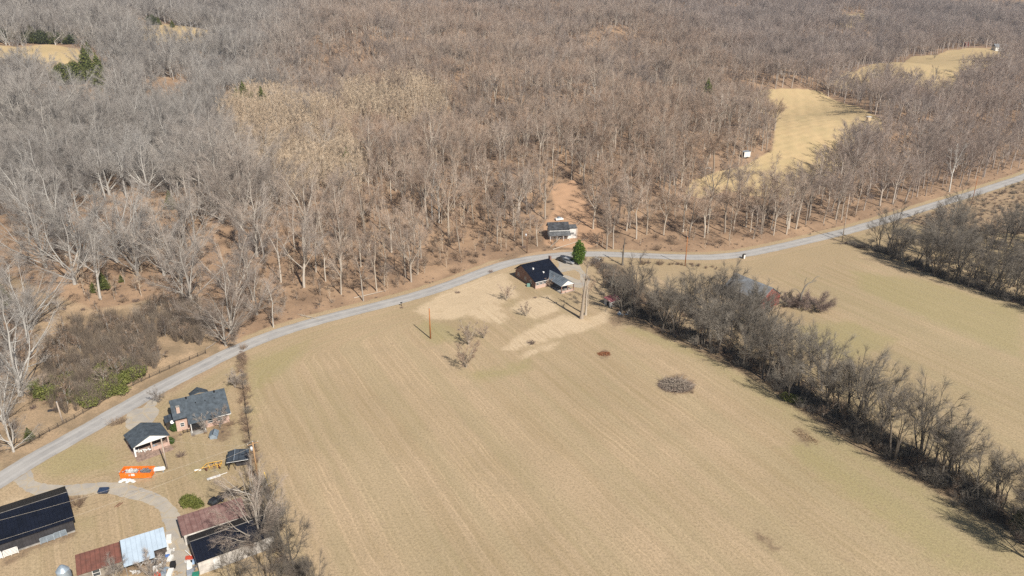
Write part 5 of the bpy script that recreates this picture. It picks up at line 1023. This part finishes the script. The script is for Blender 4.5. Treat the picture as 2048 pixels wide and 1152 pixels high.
# hedgerow between the fields
def along_line(pts, step, wid, seed, jitter=.4):
    r = np.random.default_rng(seed); P = np.array([at(*p)[:2] if p[1] < 1152 else gpx(*p) for p in pts]); d = np.r_[0, np.cumsum(np.hypot(*np.diff(P, axis=0).T))]; out = []
    q = 0.0
    while q < d[-1]:
        x = np.interp(q, d, P[:,0]); y = np.interp(q, d, P[:,1]); out.append((x + r.normal(0, wid), y + r.normal(0, wid * .6))); q += step * r.uniform(1 - jitter, 1 + jitter)
    return out
HEDGE = [(1228, 560), (1265, 610), (1320, 650), (1395, 680), (1470, 715), (1550, 755), (1620, 800), (1700, 850), (1790, 900), (1880, 950), (1970, 1010), (2060, 1075), (2150, 1150)]
r2 = random.Random(9)
for i, (x, y) in enumerate(along_line(HEDGE, 2.15, 2.2, 3)):
    plant(f'row{r2.randrange(6)}', x, y, 0, r2.uniform(0, 6), r2.uniform(.95, 1.42) * (.5 if i < 12 else 1), 'bare_tree', 'bare dark tree in the long hedgerow between the two fields', 'tree', 'trees in the long hedgerow'); nplant += 1
for i, (x, y) in enumerate(along_line([(1380, 610), (1430, 635), (1500, 655), (1545, 690), (1620, 740), (1720, 800)], 3.3, 2.0, 4)):
    plant(f'row{r2.randrange(6)}', x, y, 0, r2.uniform(0, 6), r2.uniform(.65, 1.0), 'bare_tree', 'bare grey tree on the barn side of the long hedgerow', 'tree', 'trees in the long hedgerow'); nplant += 1
for i, (x, y) in enumerate(along_line([(1760, 500), (1800, 520), (1860, 545), (1930, 570), (2000, 590), (2060, 612), (2130, 640)], 3.0, 1.0, 5)):
    plant(f'row{r2.randrange(6)}', x, y, 0, r2.uniform(0, 6), r2.uniform(1.05, 1.4), 'bare_tree', 'bare dark tree in the hedgerow at the top of the right field', 'tree', 'trees in the upper right hedgerow'); nplant += 1
for i in range(46):
    x, y = gpx(r2.uniform(1850, 2160), 0 * 1 + r2.uniform(455, 575)); px, py = proj(x, y, 0)
    if py < 440 + (px - 1850) * -.12 or py > 535 + (px - 1850) * .33: continue
    plant(f'row{r2.randrange(6)}', x, y, 0, r2.uniform(0, 6), r2.uniform(1.0, 1.35), 'bare_tree', 'bare purple grey tree in the thicket behind the upper right hedgerow', 'tree', 'trees in the upper right thicket'); nplant += 1
# the lone trees nearest the camera in the woods stay single, the rest of the wood is one mass
LP = [at(l[0], l[1])[:2] for l in LAND if l[1] < 700]
def clash(x, y, rad=5): return any((x - a) ** 2 + (y - b_) ** 2 < rad * rad for a, b_ in LP)
TREES = [t for t in TREES if not clash(t[1], t[2])]
TREES.sort(key=lambda t: t[1] ** 2 + t[2] ** 2)
def inframe(t):
    px, py = proj(t[1], t[2], t[3] + 6); return 0 < px < 2048 and 0 < py < 1152
NMAX = 296 - nplant - len(WHITE); single = [t for t in TREES if inframe(t)][:NMAX]; ids = set(map(id, single)); rest = [t for t in TREES if id(t) not in ids]
print('trees', len(TREES), 'single', len(single), 'landmark', nplant)
def area(x, y):
    px, py = proj(x, y, 0)
    return ('the left slope', 0) if px < 420 else (('the middle slope left of the white house', 1) if px < 1080 else ('the slope right of the white house', 2))
for ky, x, y, z, ro, sc in single:
    nm, q = area(x, y); kd = {'wood': 'tall straight bare', 'thin': 'slender bare', 'broad': 'spreading silver bare'}[ky[:-1]]
    plant(ky, x, y, z, ro, sc, 'bare_tree', f'{kd} tree on {nm}', 'tree', f'{kd} trees on {nm}')
def gn_scatter(name, items, label, kind='stuff'):
    """one object: many plants of a mass, instanced from shared shapes by geometry nodes"""
    keys = sorted(set(t[0] for t in items)); me = bpy.data.meshes.new(name); n = len(items); me.vertices.add(n)
    me.vertices.foreach_set('co', np.array([t[1:4] for t in items], np.float32).ravel())
    for nm, ty, v in (('kidx', 'INT', [keys.index(t[0]) for t in items]), ('rotz', 'FLOAT', [t[4] for t in items]), ('scl', 'FLOAT', [t[5] for t in items])):
        a = me.attributes.new(nm, ty, 'POINT'); a.data.foreach_set('value', np.array(v, np.int32 if ty == 'INT' else np.float32))
    o = bpy.data.objects.new(name, me); COL.objects.link(o); o['kind'] = kind; o['label'] = label
    ng = bpy.data.node_groups.new(name, 'GeometryNodeTree'); ng.interface.new_socket('Geometry', in_out='INPUT', socket_type='NodeSocketGeometry'); ng.interface.new_socket('Geometry', in_out='OUTPUT', socket_type='NodeSocketGeometry')
    gi = ng.nodes.new('NodeGroupInput'); go = ng.nodes.new('NodeGroupOutput'); ip = ng.nodes.new('GeometryNodeInstanceOnPoints'); lst = ng.nodes.new('GeometryNodeJoinGeometry')
    for ky in reversed(keys):
        j = ng.nodes.new('GeometryNodeJoinGeometry')
        for ob in SRC[ky]:
            oi = ng.nodes.new('GeometryNodeObjectInfo'); oi.inputs['Object'].default_value = ob; oi.transform_space = 'ORIGINAL'; ng.links.new(oi.outputs['Geometry'], j.inputs[0])
        gt = ng.nodes.new('GeometryNodeGeometryToInstance'); ng.links.new(j.outputs[0], gt.inputs[0]); ng.links.new(gt.outputs[0], lst.inputs[0])
    def at_(nm, ty):
        a = ng.nodes.new('GeometryNodeInputNamedAttribute'); a.data_type = ty; a.inputs['Name'].default_value = nm; return a.outputs['Attribute']
    ng.links.new(gi.outputs[0], ip.inputs['Points']); ng.links.new(lst.outputs[0], ip.inputs['Instance']); ip.inputs['Pick Instance'].default_value = True
    ng.links.new(at_('kidx', 'INT'), ip.inputs['Instance Index']); cx = ng.nodes.new('ShaderNodeCombineXYZ'); ng.links.new(at_('rotz', 'FLOAT'), cx.inputs[2]); ng.links.new(cx.outputs[0], ip.inputs['Rotation'])
    cs = ng.nodes.new('ShaderNodeCombineXYZ'); sv = at_('scl', 'FLOAT'); [ng.links.new(sv, cs.inputs[q]) for q in range(3)]; ng.links.new(cs.outputs[0], ip.inputs['Scale'])
    ng.links.new(ip.outputs[0], go.inputs[0]); md = o.modifiers.new('scatter', 'NODES'); md.node_group = ng; return o
for ky in sorted(set(t[0] for t in rest) - set(SRC)):
    t = next(t for t in rest if t[0] == ky); rest.remove(t); plant(*t, 'bare_tree', 'slender bare tree standing deeper in the wood', 'tree', 'trees standing deeper in the wood')
gn_scatter('forest', rest, 'bare winter forest covering the hills')
# evergreens
EVER = [(1157, 528, 'greentree', 1.0, 'evergreen_tree', 'bright green dense evergreen between the road and parked vehicles'),
 (208, 580, 'cedar1', .95, 'cedar_tree', 'rounded green cedar on the left slope, larger of two'), (188, 586, 'cedar1', .55, 'cedar_tree', 'small green cedar left of the larger one on the slope'),
 (243, 565, 'cedar1', .4, 'cedar_tree', 'smallest green cedar on the left slope'), (10, 612, 'cedar0', .9, 'cedar_tree', 'green cedar at the left edge above the pale trees'),
 (92, 168, 'olivecedar', 1.3, 'cedar_tree', 'leftmost cedar of the clump below the pale far field'), (130, 170, 'olivecedar', 1.9, 'cedar_tree', 'largest cedar of the clump below the pale far field'),
 (154, 168, 'olivecedar', 2.0, 'cedar_tree', 'round cedar in the middle of the clump below the far field'), (178, 160, 'cedar0', 2.6, 'cedar_tree', 'pointed yellowish cedar at the clump top'), (203, 176, 'cedar0', 2.6, 'cedar_tree', 'dark cedar at the right end of the clump'),
 (178, 110, 'cedar0', 1.1, 'cedar_tree', 'thin dark cedar at the right end of the pale far field'), (2, 190, 'cedar0', 1.6, 'cedar_tree', 'cedar cut by the left edge in the wood'), (200, 184, 'cedar1', .6, 'cedar_tree', 'tiny cedar below the clump'),
 (478, 225, 'cedar0', 1.7, 'cedar_tree', 'left one of the row of small cedars in the brown wood'), (491, 222, 'cedar0', 2.0, 'cedar_tree', 'tallest of the row of small cedars'), (508, 226, 'cedar1', 1.9, 'cedar_tree', 'dull round one of the row of small cedars'), (527, 228, 'cedar0', 1.8, 'cedar_tree', 'right one of the row of small cedars'),
 (696, 352, 'cedar0', 1.5, 'cedar_tree', 'single small cedar in the middle wood'), (1412, 216, 'cedar0', 2.1, 'cedar_tree', 'dark cedar left of the hill field'), (1449, 232, 'cedar1', 1.7, 'cedar_tree', 'small cedar right of the dark one, near the hill field'),
 (342, 420, 'cedar0', .9, 'cedar_tree', 'half bare cedar among tall trunks on the left slope'), (60, 880, 'cedar1', .5, 'cedar_tree', 'low cedar beside the silver tree near the fence')]
for i, (px, py, ky, sc, nm, lb) in enumerate(EVER):
    x, y, z = at(px, py); plant(ky, x, y, z - .1, i * 1.3, sc, nm, lb, 'tree')
for i, (px, py, sc) in enumerate([(8, 84, 1.1), (22, 84, 1.0), (48, 86, .9), (66, 86, 1.25), (84, 88, 1.2), (100, 88, 1.1), (112, 86, .9), (130, 88, .8), (145, 88, .9), (185, 86, 1.2), (305, 50, 1.0), (318, 50, .7), (1948, 45, 1.2), (1650, 35, .7), (-12, 84, 1.2), (345, 55, .6)]):
    x, y, z = at(px, py); plant(['farcedar', 'olivecedar', 'farcedar', 'cedar1'][i % 4], x, y, z - .1, i, sc * [.8, 1.1, .9, 1.6][i % 4], 'cedar_tree', 'dark evergreen in the row behind the pale far field' if px < 200 else 'lone dark evergreen in the far wood', 'tree', 'dark evergreens behind the pale far field' if px < 200 else 'dark evergreens in the far wood')
# saplings, undergrowth
items = []
X, Y = scatter(2.3, -500, 400, 200, 760)
k = inany(X + 6 * waves(X * 9, Y * 7), Y + 9 * waves(Y * 8, X * 9), SAPZ) & (rng.uniform(size=len(X)) < .8); X, Y = X[k], Y[k]; Z = terrain(X, Y)
items += [(f'sap{rng.integers(3)}', X[i], Y[i], Z[i] - .1, rng.uniform(0, 6.28), rng.uniform(.8, 1.6)) for i in range(len(X))]
BOT = [W((90, 700), (150, 650), (230, 635), (290, 660), (320, 700), (325, 735), (270, 765), (200, 815), (110, 835), (80, 780)), W((255, 650), (300, 612), (400, 600), (430, 660), (400, 700), (330, 680))]
X, Y = scatter(1.75, -260, 60, 80, 300); k = inany(X, Y, BOT); X, Y = X[k], Y[k]; Z = terrain(X, Y)
for i in range(len(X)): items.append((f'tanbrush{rng.integers(2)}' if rng.uniform() < .88 else f'under{rng.integers(3)}', X[i], Y[i], Z[i], rng.uniform(0, 6.28), rng.uniform(.55, 1.15)))
# make sure every shape has a source object: first of each is a single shrub
def shrub(px, py, ky, sc, lb, cat='shrub', nm='shrub', grp=None, ro=None):
    x, y, z = at(px, py) if py < 1152 else (*gpx(px, py), 0); return plant(ky, x, y, z - .05, ro if ro is not None else px * .37, sc, nm, lb, cat, grp)
SH = [(1384, 786, 'brush0', .35, 'low brown weeds at the right side of the branch pile'), (1062, 688, 'bramble0', 1.0, 'dark bramble clump with a stump on the pale strip'), (1070, 596, 'bramble1', .5, 'small dark shrub beside the brick house walk'),
 (362, 912, 'bramble0', .9, 'lone brown shrub behind the white gas tank'), (473, 768, 'brush1', .8, 'brown shrub at the top of the field hedge'), (486, 775, 'brush2', .8, 'reddish shrub beside the top of the field hedge'), (484, 716, 'bramble1', 1.0, 'shrub at the road end of the field hedge'),
 (228, 850, 'brush0', .8, 'thin brown shrub at the carport drive mouth, left one'), (243, 846, 'brush1', .7, 'thin brown shrub at the carport drive mouth, right one'), (152, 1012, 'brush2', .9, 'reddish brown weeds at the corner of the long black barn'),
 (462, 850, 'brush1', .6, 'brown shrub at the right corner of the ranch house'), (803, 616, 'bramble0', .5, 'dark shrub round the mailbox by the road'), (918, 660, 'bramble1', .4, 'tiny brown weed clump right of the yard trees'),
 (982, 545, 'bramble0', .8, 'low grey shrub on the pale lawn, right one'), (915, 586, 'bramble1', .7, 'low grey shrub on the pale lawn, left one'), (1285, 528, 'brush2', .9, 'grey brush beside the road ditch'), (1320, 530, 'brush0', .8, 'grey brush near the road pole'),
 (1225, 540, 'darkbrush0', .8, 'dense dark brush below the dead tree with wide arms'), (1620, 470, 'tanbrush0', .3, 'small pale bush beside the road'), (1590, 612, 'bramble1', 1.5, 'purple thicket at the foot of the dead barn tree')]
for s_ in SH: shrub(*s_)
shrub(383, 1012, 'olivebush', .95, 'two lobed olive green bush beside the curved drive'); shrub(350, 860, 'greenbush', .8, 'green bush at the left corner of the ranch house'); shrub(343, 886, 'greenbush', .65, 'dark green bush at the right side of the carport'); shrub(215, 778, 'thicketgreen', 1.3, 'mossy green thicket beside the straw verge')
for i, (px, py) in enumerate([(195, 795), (235, 765), (248, 740), (175, 805), (100, 795), (85, 775), (215, 735), (228, 785), (205, 765), (255, 760), (150, 800), (120, 770)]): shrub(px, py, 'thicketgreen', 1.0 + .07 * (i % 5), 'olive green undergrowth in the roadside thicket', grp='green clumps in the roadside thicket')
shrub(1585, 802, 'thicketgreen', .8, 'dark green undergrowth in the middle of the long hedgerow'); shrub(1905, 880, 'cedar1', .6, 'low green cedar among the long hedgerow trees', 'tree', 'cedar_tree'); shrub(2035, 1062, 'cedar0', .7, 'dark cedar at the lower right end of the long hedgerow', 'tree', 'cedar_tree')
pl = [('brush0', 1), ('brush1', 1), ('darkbrush0', 1), ('darkbrush1', 1), ('bramble0', 1)]
r3 = random.Random(4)
H2 = [(482, 700), (486, 745), (490, 790), (493, 850), (500, 890), (512, 940), (528, 990), (545, 1040), (560, 1090), (585, 1150)]
for (x, y) in along_line(H2, 1.7, .5, 6): plant(r3.choice(['brush0', 'brush1', 'brush2', 'bramble0', 'darkbrush1']), x, y, 0, r3.uniform(0, 6), r3.uniform(.35, .75), 'shrub', 'brown scrub bush in the hedge along the left side of the field', 'shrub', 'scrub along the left field hedge')
for (x, y) in along_line([(520, 1010), (540, 1060), (570, 1120), (600, 1190)], 1.8, 1.8, 8): plant(r3.choice(['darkbrush0', 'darkbrush1', 'brush2']), x, y, 0, r3.uniform(0, 6), r3.uniform(.5, 1.0), 'shrub', 'dark scrub bush under the bare trees at the bottom edge', 'shrub', 'scrub under the bottom edge trees')
for (x, y) in along_line([(450, 865), (350, 870), (340, 850), (420, 862)], 1.9, .7, 9): plant(r3.choice(['bramble0', 'bramble1', 'brush2']), x, y, 0, r3.uniform(0, 6), r3.uniform(.2, .42), 'shrub', 'low reddish weeds around the ranch house', 'shrub', 'weeds around the ranch house')
# understorey mass
for line, stp_, wd, seed, keys, lo, hi in ((HEDGE, .30, 2.2, 21, ['darkbrush0', 'darkbrush1', 'brush0', 'brush2', 'bramble0', 'under0'], .3, .85),
    ([(1560, 765), (1700, 855), (1880, 955), (2060, 1080)], .55, 1.6, 29, ['darkbrush0', 'darkbrush1', 'bramble0'], .5, .95),
    ([(1760, 500), (1860, 545), (2000, 590), (2130, 640)], .5, 1.2, 22, ['darkbrush0', 'darkbrush1', 'bramble0'], .4, .9), ([(1690, 488), (1760, 505)], .8, .8, 23, ['darkbrush0', 'bramble0'], .4, .7),
    ([(1280, 600), (1400, 640), (1520, 690), (1640, 770)], .8, 3.5, 24, ['brush0', 'darkbrush0', 'bramble1', 'under1'], .4, .9), ([(1185, 520), (1215, 550), (1255, 600)], .6, 1.4, 25, ['brush0', 'darkbrush0', 'brush2'], .4, .9),
    ([(1270, 525), (1400, 532), (1440, 540)], 1.1, .9, 26, ['brush0', 'bramble0'], .25, .5)):
    for (x, y) in along_line(line, stp_, wd, seed): items.append((r3.choice(keys), x, y, tz(x, y), r3.uniform(0, 6.28), r3.uniform(lo, hi)))
X, Y = scatter(2.6, 130, 420, 180, 460); s = road_s(X, Y); k = (s < -5) & inany(X, Y, [SCRUB_R, W((1850, 440), (2160, 420), (2160, 640), (2048, 590), (1850, 530))]); X, Y = X[k], Y[k]
for i in range(len(X)): items.append((r3.choice(['bramble0', 'bramble1', 'brush0', 'darkbrush0', 'under0']), X[i], Y[i], 0, r3.uniform(0, 6.28), r3.uniform(.22, .6)))
X, Y = scatter(3.3, -330, 330, 80, 560); s = road_s(X, Y); k = (s > 6) & (s < 230) & ~inany(X, Y, [CLEAR[q] for q in CLEAR] ) & (rng.uniform(size=len(X)) < np.where(s < 9, .35, .62) * np.where(X > 35, .42, 1)); X, Y = X[k], Y[k]; Z = terrain(X, Y); k = visible(X, Y, Z); X, Y, Z = X[k], Y[k], Z[k]
for i in range(len(X)): items.append((r3.choice(['under0', 'under1', 'under0', 'sap1', 'brush0', 'bramble0', 'brush2']), X[i], Y[i], Z[i] - .1, r3.uniform(0, 6.28), r3.uniform(.35, 1.1)))
X, Y = scatter(2.3, -260, 330, 80, 460); s = road_s(X, Y); k = (s > 5.2) & (s < 75) & ~inany(X, Y, [CLEAR['hill_field'], CLEAR['bottom'], CLEAR['dirt_path']]) & (rng.uniform(size=len(X)) < .5); X, Y = X[k], Y[k]; Z = terrain(X, Y); k = visible(X, Y, Z); X, Y, Z = X[k], Y[k], Z[k]
for i in range(len(X)): items.append((r3.choice(['bramble0', 'bramble1', 'brush1', 'brush0']), X[i], Y[i], Z[i] - .05, r3.uniform(0, 6.28), r3.uniform(.12, .38)))
X, Y = scatter(3.0, -300, 40, 80, 330); k = inany(X, Y, [CLEAR['bottom']]) & (road_s(X, Y) > 10) & (rng.uniform(size=len(X)) < .35) & (waves(X * 6, Y * 6) > -.1); X, Y = X[k], Y[k]; Z = terrain(X, Y)
for i in range(len(X)): items.append((r3.choice(['bramble0', 'brush0', 'brush2', 'bramble1']), X[i], Y[i], Z[i], r3.uniform(0, 6.28), r3.uniform(.35, .8)))
for ky in sorted(set(t[0] for t in items) - set(SRC)):     # a shape not yet used gets its own single plant
    t = next(t for t in items if t[0] == ky); items.remove(t); plant(ky, t[1], t[2], t[3], t[4], t[5], 'sapling' if ky[:3] in ('sap', 'und') else 'shrub', {'sap': 'thin tan sapling in the sapling stand', 'und': 'small brown understorey tree in the wood edge'}.get(ky[:3], 'brown scrub bush in the wood edge'), 'sapling' if ky[:3] in ('sap', 'und') else 'shrub', 'young growth at the wood edge')
gn_scatter('undergrowth', items, 'brown saplings, brush and brambles under and beside the trees')
print('undergrowth', len(items))
# ------------------------------------------------------------------ air
if HAZE > 0:
    hb = MB().box(-1900, 1900, -900, 2300, -3, 190).build('haze', bpy.data.materials.new('air'), None); tagk(hb, 'stuff'); hm = hb.data.materials[0]; hm.use_nodes = True; nt = hm.node_tree
    for n in list(nt.nodes):
        if n.type == 'BSDF_PRINCIPLED': nt.nodes.remove(n)
    pv = nt.nodes.new('ShaderNodeVolumePrincipled'); pv.inputs['Color'].default_value = (.74, .84, 1.0, 1); pv.inputs['Density'].default_value = HAZE; pv.inputs['Anisotropy'].default_value = .2
    nt.links.new(pv.outputs[0], nt.nodes['Material Output'].inputs['Volume'])
print('built in', round(time.time() - T0, 1), 's; objects', len(bpy.data.objects))
